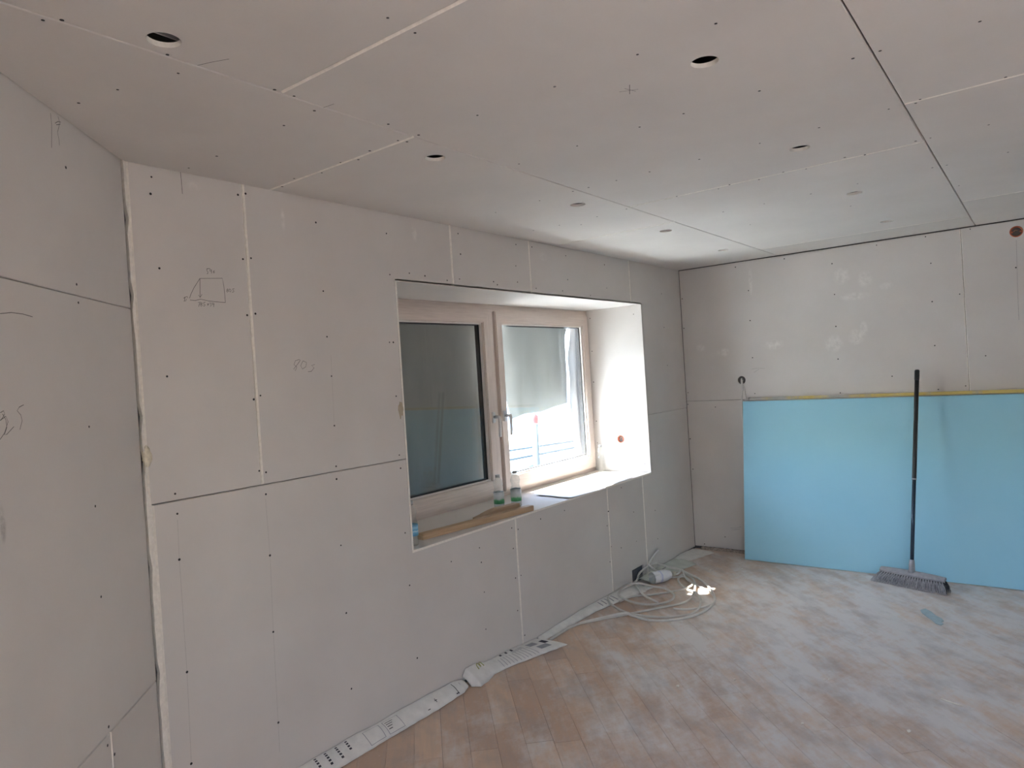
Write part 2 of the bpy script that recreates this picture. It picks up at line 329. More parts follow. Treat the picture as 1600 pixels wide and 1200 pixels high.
sub = t.nodes.new('ShaderNodeVectorMath'); sub.operation = 'DISTANCE'; g = t.nodes.new('ShaderNodeNewGeometry')
t.links.new(g.outputs['Position'], sub.inputs[0]); sub.inputs[1].default_value = (3.4, -1.5, 0)   # more dust in the middle of the room
near = ramp(t, [(0.0, 1), (1.0, 0)], mth(t, 'MULTIPLY', sub.outputs['Value'], 0.30))
dm = mth(t, 'ADD', mth(t, 'MULTIPLY', d1, 0.95), mth(t, 'MULTIPLY', d2, 0.40))
d4 = noi(t, pos(t), 9.0, 9, 0.78)
dm = mth(t, 'ADD', dm, mth(t, 'MULTIPLY', mth(t, 'SUBTRACT', d4, 0.5), 0.42))
dm = mth(t, 'ADD', dm, mth(t, 'MULTIPLY', near, 0.25)); dm = mth(t, 'ADD', dm, mth(t, 'MULTIPLY', d3, 0.16))
sx = t.nodes.new('ShaderNodeSeparateXYZ'); t.links.new(g.outputs['Position'], sx.inputs[0])
dm = mth(t, 'SUBTRACT', dm, mth(t, 'MULTIPLY', ramp(t, [(0.0, 0), (1.0, 1)], mth(t, 'MULTIPLY', mth(t, 'ADD', sx.outputs[1], 0.85), 1.3)), 0.13))   # swept cleaner beside the window wall
dust = ramp(t, [(0.72, 0.16), (0.86, 0.52), (1.05, 0.93)], dm)
col = mixc(t, dust, wood, (0.74, 0.72, 0.705))
dk = noi(t, pos(t, (1.4, 2.4, 1), (0, 0, math.radians(50))), 2.6, 5, 0.62)                          # trodden dirt
col = mixc(t, mth(t, 'MULTIPLY', ramp(t, [(0.48, 0), (0.66, 1)], dk), 0.42), col, (0.36, 0.325, 0.315))
sc_ = noi(t, pos(t, (1.3, 34, 1), (0, 0, math.radians(-35))), 2.4, 4, 0.72)
col = mixc(t, mth(t, 'MULTIPLY', ramp(t, [(0.64, 0), (0.72, 1)], sc_), 0.45), col, (0.76, 0.74, 0.72))
sp = noi(t, pos(t), 45, 2)
col = mixc(t, mth(t, 'MULTIPLY', ramp(t, [(0.72, 0), (0.76, 1)], sp), 0.6), col, (0.74, 0.72, 0.70))
t.links.new(col, b.inputs['Base Color'])
t.links.new(ramp(t, [(0, 0.42), (1, 0.72)], dust), b.inputs['Roughness']); b.inputs['Specular IOR Level'].default_value = 0.4
bump(t, b, st, 0.15, 0.001); M['parquet'] = m

def clip(poly, a, b_):
    """keep the side of a->b where the room lies"""
    (ax, ay), (bx, by) = a, b_; out = []
    sd_ = lambda p: (bx-ax)*(p[1]-ay)-(by-ay)*(p[0]-ax)
    for i in range(len(poly)):
        p, q = poly[i], poly[(i+1) % len(poly)]; sp_, sq = sd_(p), sd_(q)
        if sp_ <= 0: out.append(p)
        if (sp_ < 0 < sq) or (sq < 0 < sp_):
            k = sp_/(sp_-sq); out.append((p[0]+(q[0]-p[0])*k, p[1]+(q[1]-p[1])*k))
    return out
PW, PL_ = 0.118, 0.62
planks = []
c45 = math.sqrt(0.5)
for i in range(-10, 70):
    v0 = i*PW; offs = random.choice((0, 0.21, 0.41))+random.uniform(-.02, .02)
    for j in range(-14, 12):
        u0 = j*PL_+offs; g_ = 0.0006
        rc = [(u0+g_, v0+g_), (u0+PL_-g_, v0+g_), (u0+PL_-g_, v0+PW-g_), (u0+g_, v0+PW-g_)]
        poly = [((u+v)*c45, (u-v)*c45) for u, v in rc]       # u runs along +45 deg, v across
        for k in range(5):
            poly = clip(poly, ROOM[k], ROOM[(k+1) % 5])
            if len(poly) < 3: break
        if len(poly) < 3: continue
        ar = abs(sum(poly[k][0]*poly[(k+1) % len(poly)][1]-poly[(k+1) % len(poly)][0]*poly[k][1] for k in range(len(poly))))/2
        if ar < 2e-4: continue
        c = Vector((sum(p[0] for p in poly)/len(poly), sum(p[1] for p in poly)/len(poly), 0)); d = c-CAM; zf = d.dot(F_)
        px, py = 800+1085.565*d.dot(R_)/zf if zf > 0.2 else -9e9, 600-1085.565*d.dot(U_)/zf if zf > 0.2 else 9e9
        vis = zf > 0.2 and -40 < px < 1640 and py < 1250
        planks.append((0 if vis else 1, d.length, poly))
planks.sort(key=lambda q: q[:2])
def plank_geo(bm, poly, tone):
    z = random.uniform(-0.0006, 0.0); lay = bm.verts.layers.float.get('tone') or bm.verts.layers.float.new('tone')
    top = [bm.verts.new((x, y, z)) for x, y in poly]; bot = [bm.verts.new((x, y, -0.016)) for x, y in poly]
    for v in top+bot: v[lay] = tone
    bm.faces.new(top)
    for k in range(len(poly)): bm.faces.new((top[k], top[(k+1) % len(poly)], bot[(k+1) % len(poly)], bot[k]))
far_bm = bmesh.new()
for k, (_, _, poly) in enumerate(planks):
    tone = random.betavariate(2, 2)
    if k < 290:
        bm = bmesh.new(); plank_geo(bm, poly, tone); obj('floor_plank', bm, M['parquet'], floor)
    else: plank_geo(far_bm, poly, tone)
o = obj('floor_planks_rest', far_bm, M['parquet'], floor); o['kind'] = 'stuff'

# ------------------------------------------------------------------ walls
def prism(poly3a, poly3b, mat, name):
    bm = bmesh.new(); a = [bm.verts.new(p) for p in poly3a]; b_ = [bm.verts.new(p) for p in poly3b]; n = len(a)
    bm.faces.new(a); bm.faces.new(b_)
    for i in range(n): bm.faces.new((a[i], a[(i+1) % n], b_[(i+1) % n], b_[i]))
    return obj(name, bm, mat)
ZT = H+0.16
# front wall: masonry behind the boards, with the recess cut through
bm = bmesh.new(); ya, yb = T_BOARD+0.001, 0.57; e = T_BOARD
for lo, hi in (((-0.35, ya, -.15), (X0-e, yb, ZT)), ((X1+e, ya, -.15), (L+.3, yb, ZT)), ((X0-e, ya, -.15), (X1+e, yb, Z0-e)), ((X0-e, ya, Z1+e), (X1+e, yb, ZT))):
    box(bm, lo, hi)
wall_front = struct(obj('wall_front', bm, M['backing']), 'window wall lined with grey plasterboard panels and pale cut joints')
bm = bmesh.new(); box(bm, (L+T_BOARD+.001, YB-.2, -.15), (L+.3, T_BOARD, ZT))
wall_right = struct(obj('wall_right', bm, M['backing']), 'far wall of grey plasterboard with pale filler smudges')
nb = -LEFT.n
wall_left = struct(prism([LEFT.at(-0.02, -.15, -T_BOARD-.001), LEFT.at(S_END, -.15, -T_BOARD-.001), LEFT.at(S_END, ZT, -T_BOARD-.001), LEFT.at(-0.02, ZT, -T_BOARD-.001)],
                    [LEFT.at(-0.02, -.15, -.2), LEFT.at(S_END, -.15, -.2), LEFT.at(S_END, ZT, -.2), LEFT.at(-0.02, ZT, -.2)], M['backing'], 'wall_left'), 'slanted plasterboard wall at the left edge of the picture')
bm = bmesh.new()
for lo, hi in (((XR-.2, YB-.2, -.15), (XR, BW[0], ZT)), ((XR-.2, BW[1], -.15), (XR, YR, ZT)), ((XR-.2, BW[0], -.15), (XR, BW[1], BW[2])), ((XR-.2, BW[0], BW[3]), (XR, BW[1], ZT))):
    box(bm, lo, hi)
wall_rear = struct(obj('wall_rear', bm, M['plain']), 'bare wall behind the camera with a window opening')
bm = bmesh.new(); box(bm, (XR, YB-.2, -.15), (L+.02, YB, ZT)); wall_back = struct(obj('wall_back', bm, M['plain']), 'bare wall opposite the window wall')

PM = [M['paper'], M['gypsum']]; PF = [M['paper_far'], M['gypsum']]; PC = [M['paper_ceil'], M['gypsum']]
zj = 1.2; zt = 2.381; zb = 0.012; xa, xb, xc, xd = 0.447, 1.631, 2.331, 3.601; l1, l2, l3 = 2.032, 3.081, 3.612
xe = 4.5005
board(FRONT, rect(.014, zj, xa, zt), (0, 1, 0, 1), [], wall_front, PM)
board(FRONT, [(xa, zj), (X0, zj), (X0, Z1), (xb, Z1), (xb, zt), (xa, zt)], (0, 0, 0, 1, 0, 1), [], wall_front, PM)
board(FRONT, rect(xb, Z1, xc, zt), (0, 1, 0, 1), [], wall_front, PM)
board(FRONT, rect(xc, Z1, xd, zt), (0, 1, 0, 1), [], wall_front, PM)
board(FRONT, [(X1, zj), (xe, zj), (xe, zt), (xd, zt), (xd, Z1), (X1, Z1)], (0, 0, 0, 1, 0, 0), [], wall_front, PM)
board(FRONT, [(.024, zb), (l1, zb), (l1, Z0), (X0, Z0), (X0, zj), (.024, zj)], (0, 1, 0, 0, 0, 1), [], wall_front, PM)
board(FRONT, rect(l1, zb, l2, Z0), (0, 1, 0, 1), [], wall_front, PM)
board(FRONT, [(l2, zb), (3.37, zb), (3.37, .10), (3.545, .10), (3.545, zb), (l3, zb), (l3, Z0), (l2, Z0)], (0, 0, 0, 0, 0, 1, 0, 1), [], wall_front, PM)
board(FRONT, [(l3, zb), (xe, zb), (xe, zj), (X1, zj), (X1, Z0), (l3, Z0)], (0, 0, 0, 0, 0, 1), [], wall_front, PM)
discs(FRONT, SCREW_FRONT, 0.0042, 'screw_heads', wall_front, M['screw'])
strokes(FRONT, PENCIL_FRONT, 0.0019, 'pencil_marks', wall_front, M['pencil'])['label'] = 'pencilled trapezoid sketch with measurements and number 80 5'
strokes(FRONT, PENCIL_GUIDE, 0.0012, 'pencil_guide_lines', wall_front, M['pencil_faint'])
# raw board edge and filler bead in the left corner
bm = bmesh.new(); n_ = 46; A_, B_ = [], []
for i in range(n_+1):
    z = 0.01+(zt-.01)*i/n_; jl = random.uniform(-.0016, .0016)+(0.006 if random.random() < .07 else 0); wv = 0.004*math.sin(z*5)
    A_.append((bm.verts.new((.001+jl+abs(wv)*.4, -.010, z)), bm.verts.new((.013 if z > 1.2 else .022, -.0035, z)), bm.verts.new((.013 if z > 1.2 else .022, .011, z)), bm.verts.new((.001+jl, .011, z))))
for a, b_ in zip(A_, A_[1:]):
    for k in range(4):
        f = bm.faces.new((a[k], a[(k+1) % 4], b_[(k+1) % 4], b_[k]))
bm.faces.new(A_[0]); bm.faces.new(A_[-1])
obj('corner_bead', bm, M['gypsum'], wall_front)
bm = bmesh.new(); bmesh.ops.create_icosphere(bm, subdivisions=3, radius=1)
for v in bm.verts:
    q = v.co.copy(); k = 1+0.35*noise.noise(q*2.4)
    v.co = Vector((0.016+q.x*.015*k, -.006+q.y*.009*k, 1.367+q.z*.035*k))
obj('filler_blob', bm, M['foam'], wall_front, True)
bm = bmesh.new(); bmesh.ops.create_icosphere(bm, subdivisions=3, radius=1)
for v in bm.verts:
    q = v.co.copy(); k = 1+0.5*noise.noise(q*2.0+Vector((3, 1, 0)))
    v.co = Vector((X0-.016+q.x*.017*k, 0+q.y*.002, 1.437+q.z*.035*k))
obj('filler_blob', bm, simple('beige_filler', (0.47, 0.40, 0.30), 0.85), wall_front, True)

# recess lining boards: their sawn edges face the room
def reveal(lo, hi, name='reveal_board'):
    bm = bmesh.new(); box(bm, lo, hi)
    for f in bm.faces:
        f.normal_update(); c = f.calc_center_median()
        f.material_index = 1 if abs(c.y-lo[1]) < 1e-5 else 0
    return obj(name, bm, PM, wall_front)
e = T_BOARD-.0015
reveal((X0, -.0005, Z0-e), (X1, DW+.0115, Z0))                      # window board (top face is the sill)
reveal((X0, 0, Z1), (X1, DW+.0115, Z1+e))
reveal((X0-.0005, 0, Z0), (X0+e-.001, DW+.01, Z1))
# right-hand board with the hole for a socket box
SOCK = (0.246, 1.013)
board(REVEAL_R, rect(0.0, Z0, DW+.01, Z1), (0, 0, 0, 0), [(SOCK[0], SOCK[1], .029)], wall_front, PM, 'reveal_board', gap=0.0)
discs(REVEAL_R, SCREW_REVEAL, 0.0042, 'screw_heads', wall_front, M['screw'])

# far wall
board(RIGHT, [(0, 1.256), (0, 2.366), (-2.023, 2.366), (-2.023, 1.256)], (0, 0, 1, 0), [(-.4815, 1.4145, .033)], wall_right, PF, cw=0.004)
board(RIGHT, [(-2.023, 1.256), (-2.023, 2.366), (-4.02, 2.366), (-4.02, 1.256)], (1, 0, 1, 0), [(-2.324, 2.292, .034)], wall_right, PF, cw=0.004)
board(RIGHT, [(-4.02, 1.256), (-4.02, 2.366), (YB, 2.366), (YB, 1.256)], (1, 0, 0, 0), [], wall_right, PF)
for a, b_ in ((0, -1.0), (-1.0, -3.0), (-3.0, YB)):
    board(RIGHT, [(a, .02), (a, 1.256), (b_, 1.256), (b_, .02)], (0, 0, 1, 0), [], wall_right, PF)
discs(RIGHT, SCREW_RIGHT, 0.0045, 'screw_heads', wall_right, M['screw'])
strokes(RIGHT, PENCIL_RIGHT, 0.003, 'pencil_marks', wall_right, M['pencil_faint'])
# rough strip of old skirting plaster at the foot of the far wall
bm = bmesh.new(); prev = None
for i in range(41):
    y = -0.06-.62*i/40; h = .014+.010*noise.noise(Vector((i*.9, 0, 0))); dd = .028+.012*noise.noise(Vector((0, i*.7, 3)))
    cur = [bm.verts.new((L-.001, y, .001)), bm.verts.new((L-dd, y, .001)), bm.verts.new((L-dd*.7, y, h)), bm.verts.new((L-.001, y, h+.006))]
    if prev:
        for k in range(4): bm.faces.new((prev[k], prev[(k+1) % 4], cur[(k+1) % 4], cur[k]))
    else: bm.faces.new(cur)
    prev = cur
bm.faces.new(prev)
struct(obj('baseboard_right', bm, simple('crumbly_plaster', (0.40, 0.33, 0.27), 0.95, var=.35, scale=70)), 'crumbling strip of old plaster along the foot of the far wall')

# slanted left wall
board(LEFT, rect(0.003, 1.871, S_END, zt), (0, 0, 0, 0), [], wall_left, PM)
board(LEFT, rect(0.003, .606, S_END, 1.871), (0, 0, 0, 0), [], wall_left, PM)
board(LEFT, rect(0.003, zb, .348, .606), (0, 1, 0, 0), [], wall_left, PM, cw=.003)
board(LEFT, rect(.348, zb, S_END, .606), (0, 0, 0, 1), [], wall_left, PM, cw=.003)
discs(LEFT, SCREW_LEFT, 0.0042, 'screw_heads', wall_left, M['screw'])
strokes(LEFT, PENCIL_LEFT, 0.0019, 'pencil_marks', wall_left, M['pencil'])['label'] = 'scribbled pencil number and arc'

# ceiling
ROOMX = [(-0.3, 0.3), (L+.3, 0.3), (L+.3, YB-.2), (XR-.2, YB-.2), (XR-.2, YR)]
ceiling = struct(prism([(x, y, H+.10) for x, y in ROOMX], [(x, y, H+.22) for x, y in ROOMX], M['backing'], 'ceiling'), 'plasterboard ceiling with round openings cut for downlights')
j1, j2, j3 = -.823, -2.106, -3.36
lx = lambda y: LDIR.x/LDIR.y*y
HO = .0365
def cb(poly, cut, holes): board(CEIL, poly, cut, [(x, y, HO) for x, y in holes], ceiling, PC, 'ceiling_panel', cw=.0045, gap=.0018)
g0 = 0.0012
cb([(0, -g0), (.566, -g0), (.566, j1), (lx(j1), j1)], (0, 1, 0, 0), [])
cb([(.566, -g0), (2.601, -g0), (2.601, j1), (.566, j1)], (0, 1, 0, 1), [(.777, -.717), (1.808, -.680)])
cb([(2.601, -g0), (L-.005, -g0), (L-.005, j1), (2.601, j1)], (0, 0, 0, 1), [(2.799, -.676), (3.831, -.64)])
cb([(lx(j1), j1), (.06, j1), (.06, j2), (XR, j2), (XR, YR)], (0, 1, 0, 0, 0), [(-.288, -.893)])
cb([(.06, j1), (2.062, j1), (2.062, j2), (.06, j2)], (0, 1, 0, 1), [(.739, -1.751), (1.754, -1.724)])
cb([(2.062, j1), (4.066, j1), (4.066, j2), (2.062, j2)], (0, 1, 0, 1), [(2.759, -1.716), (3.760, -1.701)])
cb([(4.066, j1), (L-.005, j1), (L-.005, j2), (4.066, j2)], (0, 0, 0, 1), [])
cb([(XR, j2), (-.465, j2), (-.465, j3), (XR, j3)], (0, 1, 0, 0), [])
cb([(-.465, j2), (1.535, j2), (1.535, j3), (-.465, j3)], (0, 1, 0, 1), [])
cb([(1.535, j2), (3.520, j2), (3.520, j3), (1.535, j3)], (0, 1, 0, 1), [])
cb([(3.520, j2), (L-.005, j2), (L-.005, j3), (3.520, j3)], (0, 0, 0, 1), [])
for a, b_ in ((XR, .06), (.06, 2.06), (2.06, 4.06), (4.06, L-g0)):
    cb([(a, j3), (b_, j3), (b_, YB), (a, YB)], (0, 1, 0, 1), [])
discs(CEIL, SCREW_CEIL, 0.0042, 'screw_heads', ceiling, M['screw'])
strokes(CEIL, PENCIL_CEIL, 0.002, 'pencil_marks', ceiling, M['pencil'])
for y in (-.40, -.90, -1.40, -1.90):               # metal furring above the boards, glimpsed through the openings
    bm = bmesh.new(); x_ = -0.75 if y < -.8 else -0.3
    box(bm, (x_, y-.045, H+.030), (L-.02, y+.015, H+.033)); box(bm, (x_, y-.045, H+.0135), (L-.02, y-.043, H+.03)); box(bm, (x_, y+.013, H+.0135), (L-.02, y+.015, H+.03))
    obj('furring_channel', bm, M['steel'], ceiling)

# ------------------------------------------------------------------ window
def foil(name, axis):
    m, t, b = new_mat(name)
    s = (6, 160, 160) if axis == 'x' else (160, 160, 6)
    f = noi(t, pos(t, s), 1.0, 4, 0.6); f2 = noi(t, pos(t, tuple(k*.3 for k in s)), 1.0, 3)
    c = ramp(t, [(0.3, (0.56, 0.47, 0.415)), (0.7, (0.71, 0.615, 0.545))], f)
    c = mixc(t, mth(t, 'MULTIPLY', f2, 0.35), c, (0.70, 0.62, 0.55))
    t.links.new(c, b.inputs['Base Color']); b.inputs['Roughness'].default_value = 0.45
    bump(t, b, f, 0.08, 0.0006); return m
M['foil_x'] = foil('light_oak_foil', 'x'); M['foil_z'] = foil('light_oak_foil_upright', 'z')
M['bead'] = simple('pale_glazing_bead', (0.70, 0.65, 0.60), 0.4, var=.05)
M['gasket'] = simple('black_gasket', (0.02, 0.02, 0.02), 0.6)
def thin_glass(name, tint=(1, 1, 1), f0=0.04, rough=0.0, transp=1.0):
    m, t, b = new_mat(name); t.nodes.remove(b)
    out = t.nodes['Material Output']; lw = t.nodes.new('ShaderNodeLayerWeight'); lw.inputs['Blend'].default_value = 0.5
    F = mth(t, 'ADD', mth(t, 'MULTIPLY', mth(t, 'POWER', lw.outputs['Facing'], 5.0), 1-f0), f0)
    tr = t.nodes.new('ShaderNodeBsdfTransparent'); tr.inputs[0].default_value = (*[c*transp for c in tint], 1)
    gl = t.nodes.new('ShaderNodeBsdfGlossy'); gl.inputs['Roughness'].default_value = rough
    mx = t.nodes.new('ShaderNodeMixShader'); t.links.new(F, mx.inputs[0]); t.links.new(tr.outputs[0], mx.inputs[1]); t.links.new(gl.outputs[0], mx.inputs[2])
    t.links.new(mx.outputs[0], out.inputs[0]); return m
M['glass'] = thin_glass('window_glass', (0.98, 0.985, 0.98))
def ring(bm, o_, i_, yf, yb, bev=0.0, mats=(0, 1)):
    """rectangular frame o_=(x0,z0,x1,z1) outer, i_ inner, yf room side, yb outside; mitred"""
    def q(r, y): return [bm.verts.new(p) for p in ((r[0], y, r[1]), (r[2], y, r[1]), (r[2], y, r[3]), (r[0], y, r[3]))]
    of, if_, ob, ib = q(o_, yf), q(i_, yf), q(o_, yb), q(i_, yb)
    for k in range(4):
        j = (k+1) % 4; mi = mats[0] if k % 2 == 0 else mats[1]
        for quad in ((of[k], of[j], if_[j], if_[k]), (if_[k], if_[j], ib[j], ib[k]), (of[j], of[k], ob[k], ob[j]), (ib[k], ib[j], ob[j], ob[k])):
            bm.faces.new(quad).material_index = mi
    if bev:
        bmesh.ops.recalc_face_normals(bm, faces=bm.faces)
        ed = [e for e in bm.edges if all(v in set(of+if_) for v in e.verts) and not (e.verts[0] in of and e.verts[1] in if_) and not (e.verts[0] in if_ and e.verts[1] in of)]
        bmesh.ops.bevel(bm, geom=ed, offset=bev, segments=2, affect='EDGES')
win = empty('window_1', ((X0+X1)/2, DW+.04, Z0)); struct(win, 'two-casement window with light oak foil frame in the deep recess')
e = 0.0
bm = bmesh.new()
ring(bm, (X0-.012, Z0-.012, X1+.012, Z1+.012), (1.26, .800, 3.728, 1.998), DW+.012, DW+.085, .003)
box(bm, (2.520, DW+.064, .800), (2.568, DW+.084, 1.998), mi=1)
box(bm, (2.532, DW+.020, .792), (2.556, DW+.064, 2.004), mi=1)
child_of(obj('frame', bm, [M['foil_x'], M['foil_z']]), win)
ALU = simple('satin_silver_handle', (0.66, 0.66, 0.65), 0.3, 0.6, var=.04)
for k, (a, b_, g0x, g1x, hx) in enumerate(((1.240, 2.529, 1.340, 2.421, 2.470), (2.559, 3.745, 2.634, 3.662, 2.592))):
    bm = bmesh.new(); ring(bm, (a, .790, b_, 2.006), (g0x-.006, .884, g1x+.006, 1.926), DW-.012, DW+.062, .005)
    sash = child_of(obj('sash', bm, [M['foil_x'], M['foil_z']]), win)
    sash['label'] = 'left casement, dark behind the glass' if k == 0 else 'right casement, looking out on bright daylight'
    bm = bmesh.new(); ring(bm, (g0x-.006, .884, g1x+.006, 1.926), (g0x+.004, .894, g1x-.004, 1.916), DW+.004, DW+.020, .002, (0, 0))
    obj('glazing_bead', bm, M['bead'], sash).matrix_parent_inverse = sash.matrix_world.inverted()
    bm = bmesh.new(); ring(bm, (g0x-.002, .888, g1x+.002, 1.922), (g0x+.009, .899, g1x-.009, 1.911), DW+.0215, DW+.0545, 0, (0, 0))
    obj('spacer', bm, M['gasket'], sash)
    for yy in (.022, .050):
        bm = bmesh.new(); box(bm, (g0x+.0, DW+yy, .890), (g1x, DW+yy+.004, 1.920)); obj('glass_pane', bm, M['glass'], sash)
    bm = bmesh.new(); yh = DW-.012
    box(bm, (hx-.015, yh-.010, 1.262), (hx+.015, yh, 1.334), .003)
    tube(bm, [(hx, yh-.008, 1.30), (hx, yh-.050, 1.30)], .0105, 12)
    tube(bm, catmull([(hx, yh-.046, 1.306), (hx, yh-.052, 1.29), (hx, yh-.053, 1.25), (hx, yh-.050, 1.17)], 5), [.0105]*10+[.009]*6, 12)
    obj('handle', bm, ALU, sash)
for c in win.children:
    for cc in c.children: cc.matrix_parent_inverse = Matrix.Identity(4)
    # sub-parts share the sash's own frame (built in world metres)
# window behind the camera
bm = bmesh.new(); ring(bm, (BW[0], BW[2], BW[1], BW[3]), (BW[0]+.07, BW[2]+.07, BW[1]-.07, BW[3]-.07), .08, .15, 0, (0, 1))
box(bm, ((BW[0]+BW[1])/2-.04, .08, BW[2]+.07), ((BW[0]+BW[1])/2+.04, .15, BW[3]-.07), mi=1)
for v in bm.verts: v.co = Vector((XR-v.co.y, v.co.x, v.co.z))
struct(obj('window_2', bm, [M['foil_x'], M['foil_z']]), 'window behind the camera')

# ------------------------------------------------------------------ outside
M['roofing'] = simple('pale_roof_sheet', (0.72, 0.80, 0.82), 0.5, var=.06, scale=2)
M['facade'] = simple('white_render', (0.85, 0.85, 0.84), 0.9, var=.03, scale=3)
M['seam'] = simple('dark_roof_seam', (0.03, 0.04, 0.045), 0.8)
M['pole'] = simple('dark_pole_grey', (0.075, 0.10, 0.115), 0.75)  # darker than the steel itself, so the pole shows against the glare
bm = bmesh.new(); box(bm, (-14, .62, .10), (30, 14, .36))
ground = struct(obj('ground', bm, M['roofing']), 'pale flat roof outside the window')
for i, (a, b_) in enumerate(((((5.4), 2.64), (6.63, 3.11)), ((4.0, 3.9), (12.0, 3.2)), ((4, 5.3), (14, 2.9)), ((2.2, 1.0), (3.4, 6.0)))):
    A_, B_ = Vector((a[0], a[1], .36)), Vector((b_[0], b_[1], .36)); d = (B_-A_).normalized(); nn = Vector((-d.y, d.x, 0))
    bm = bmesh.new(); hw = .018
    vs_ = [bm.verts.new(p) for p in (A_+nn*hw, B_+nn*hw, B_-nn*hw, A_-nn*hw)]; vt = [bm.verts.new(v.co+Vector((0, 0, .03))) for v in vs_]
    bm.faces.new(vt)
    for k in range(4): bm.faces.new((vs_[k], vs_[(k+1) % 4], vt[(k+1) % 4], vt[k]))
    obj('roof_seam', bm, M['seam'], ground)
bm = bmesh.new(); box(bm, (-25, -30, -.40), (XR-.2, 30, -.15))
struct(obj('ground_bounce', bm, simple('bounce_ground_grey', (0.32, 0.30, 0.28), .9, var=.1, scale=1.5)), 'unseen ground added behind the camera to bounce sunlight')  # unseen ground added to bounce sunlight up to the ceiling
bm = bmesh.new(); box(bm, (-14, -20, -.15), (-13.6, 12, 4.0))
struct(obj('wall_bounce', bm, simple('bounce_beige', (0.40, 0.385, 0.37), .9, var=.05, scale=1.5)), 'unseen wall added far behind the camera to bounce daylight')  # unseen wall added to hide low sky and bounce warm sunlight indoors
blocker = empty('sun_blocker', (3.8, 1.0, 2.4)); struct(blocker, 'unseen boards added above the window outside to block the sun')  # unseen boards added to keep a sun streak off the right reveal
for yy in (.72, .93, 1.14):
    bm = bmesh.new(); box(bm, (3.05, yy, 2.40), (5.6, yy+.20, 2.44)); child_of(obj('blocker_board', bm, simple('blocker_wood', (0.36, 0.28, 0.19), .85)), blocker)
house = empty('neighbouring_house', (9, 7.2, 0.36)); tag(house, 'white rendered house across the flat roof, overexposed through the right casement', 'building')
bm = bmesh.new(); box(bm, (6.5, 8.6, .36), (26, 12, 3.2)); child_of(obj('wall', bm, M['facade']), house)
for x in (9.2, 12.6, 16.0, 19.4):
    bm = bmesh.new(); ring(bm, (x, 1.3, x+1.3, 2.7), (x+.1, 1.4, x+1.2, 2.6), 8.55, 8.62, 0, (0, 0)); wn = child_of(obj('window', bm, M['bead']), house)
    bm = bmesh.new(); box(bm, (x+.1, 8.575, 1.4), (x+1.2, 8.585, 2.6)); p_ = obj('pane', bm, simple('house_window_pane', (0.10, 0.13, 0.15), 0.1), wn)
# scaffold pole
sp = empty('scaffold_pole', (3.66, 1.0, .36)); tag(sp, 'grey steel scaffold pole with red cap just outside the right casement', 'pole')
bm = bmesh.new(); tube(bm, [(3.66, 1.0, .36), (3.655, 1.0, 1.185)], .029, 20); child_of(obj('tube', bm, M['pole']), sp)
bm = bmesh.new(); lathe(bm, [(.031, 1.15), (.036, 1.16), (.036, 1.215), (.020, 1.235), (.004, 1.24)], 20, M4=Matrix.Translation((3.655, 1.0, 0)))
child_of(obj('cap', bm, simple('red_plastic', (0.75, 0.06, 0.06), 0.4), smooth=True), sp)
bm = bmesh.new(); box(bm, (3.58, .95, .36), (3.74, 1.05, .368)); child_of(obj('base_plate', bm, M['steel']), sp)

def sheet_mat(name, dif, trl, tra=0.0):
    m, t, b = new_mat(name); t.nodes.remove(b); out = t.nodes['Material Output']
    f = noi(t, pos(t, (3, 3, .8)), 3, 4)
    k = ramp(t, [(0.3, 0.85), (0.7, 1.0)], f)
    d = t.nodes.new('ShaderNodeBsdfDiffuse'); t.links.new(mixc(t, 1.0, k, dif, 'MULTIPLY'), d.inputs[0])
    tl = t.nodes.new('ShaderNodeBsdfTranslucent'); t.links.new(mixc(t, 1.0, k, trl, 'MULTIPLY'), tl.inputs[0])
    a = t.nodes.new('ShaderNodeAddShader'); t.links.new(d.outputs[0], a.inputs[0]); t.links.new(tl.outputs[0], a.inputs[1])
    res = a.outputs[0]
    if tra:
        tp = t.nodes.new('ShaderNodeBsdfTransparent'); mx = t.nodes.new('ShaderNodeMixShader'); mx.inputs[0].default_value = tra
        t.links.new(res, mx.inputs[1]); t.links.new(tp.outputs[0], mx.inputs[2]); res = mx.outputs[0]
    t.links.new(res, out.inputs[0]); return m
M['sheet'] = sheet_mat('grey_protective_sheet', (0.28, 0.29, 0.28), (0.008, 0.0084, 0.0081))
M['sheet_thin'] = sheet_mat('thin_grey_film', (0.30, 0.31, 0.32), (0.009, 0.0096, 0.0103))
M['sheet_dark'] = sheet_mat('dark_window_cover', (0.24, 0.238, 0.22), (0.0004, 0.0004, 0.0004))
def lerp_tab(tab, v):
    for (a, x), (b_, y) in zip(tab, tab[1:]):
        if v <= b_: return x+(y-x)*(v-a)/(b_-a)
    return tab[-1][1]
YS = 0.58
# left/right outline (z fraction from top) of the torn sheet on the right casement
Lft = [(0, 2.60), (.06, 2.66), (.14, 2.755), (.5, 2.757), (.8, 2.778), (1, 2.832)]
Rgt = [(0, 3.715), (.15, 3.640), (.35, 3.560), (.65, 3.568), (1, 3.545)]
def sheet_fn(u, v):
    x = lerp_tab(Lft, v)*(1-u)+lerp_tab(Rgt, v)*u
    zb_ = 1.255+(1.327-1.255)*u+.012*math.sin(u*9)*(1-u)
    z = 2.12+(zb_-2.12)*v
    y = YS+.016*math.sin(u*5.5+.6)*v+.010*math.sin(u*17+v*3)*v+(.020*math.exp(-(u/.08)**2)+.028*math.exp(-((1-u)/.10)**2)*math.sin((1-u)*70+1))*v*.7
    return (x, y, z)
bm = bmesh.new(); grid_surface(bm, 60, 26, sheet_fn)
tag(obj('hanging_sheet', bm, M['sheet'], recalc=False), 'torn grey protective sheet hanging over the upper right casement outside', 'sheet')
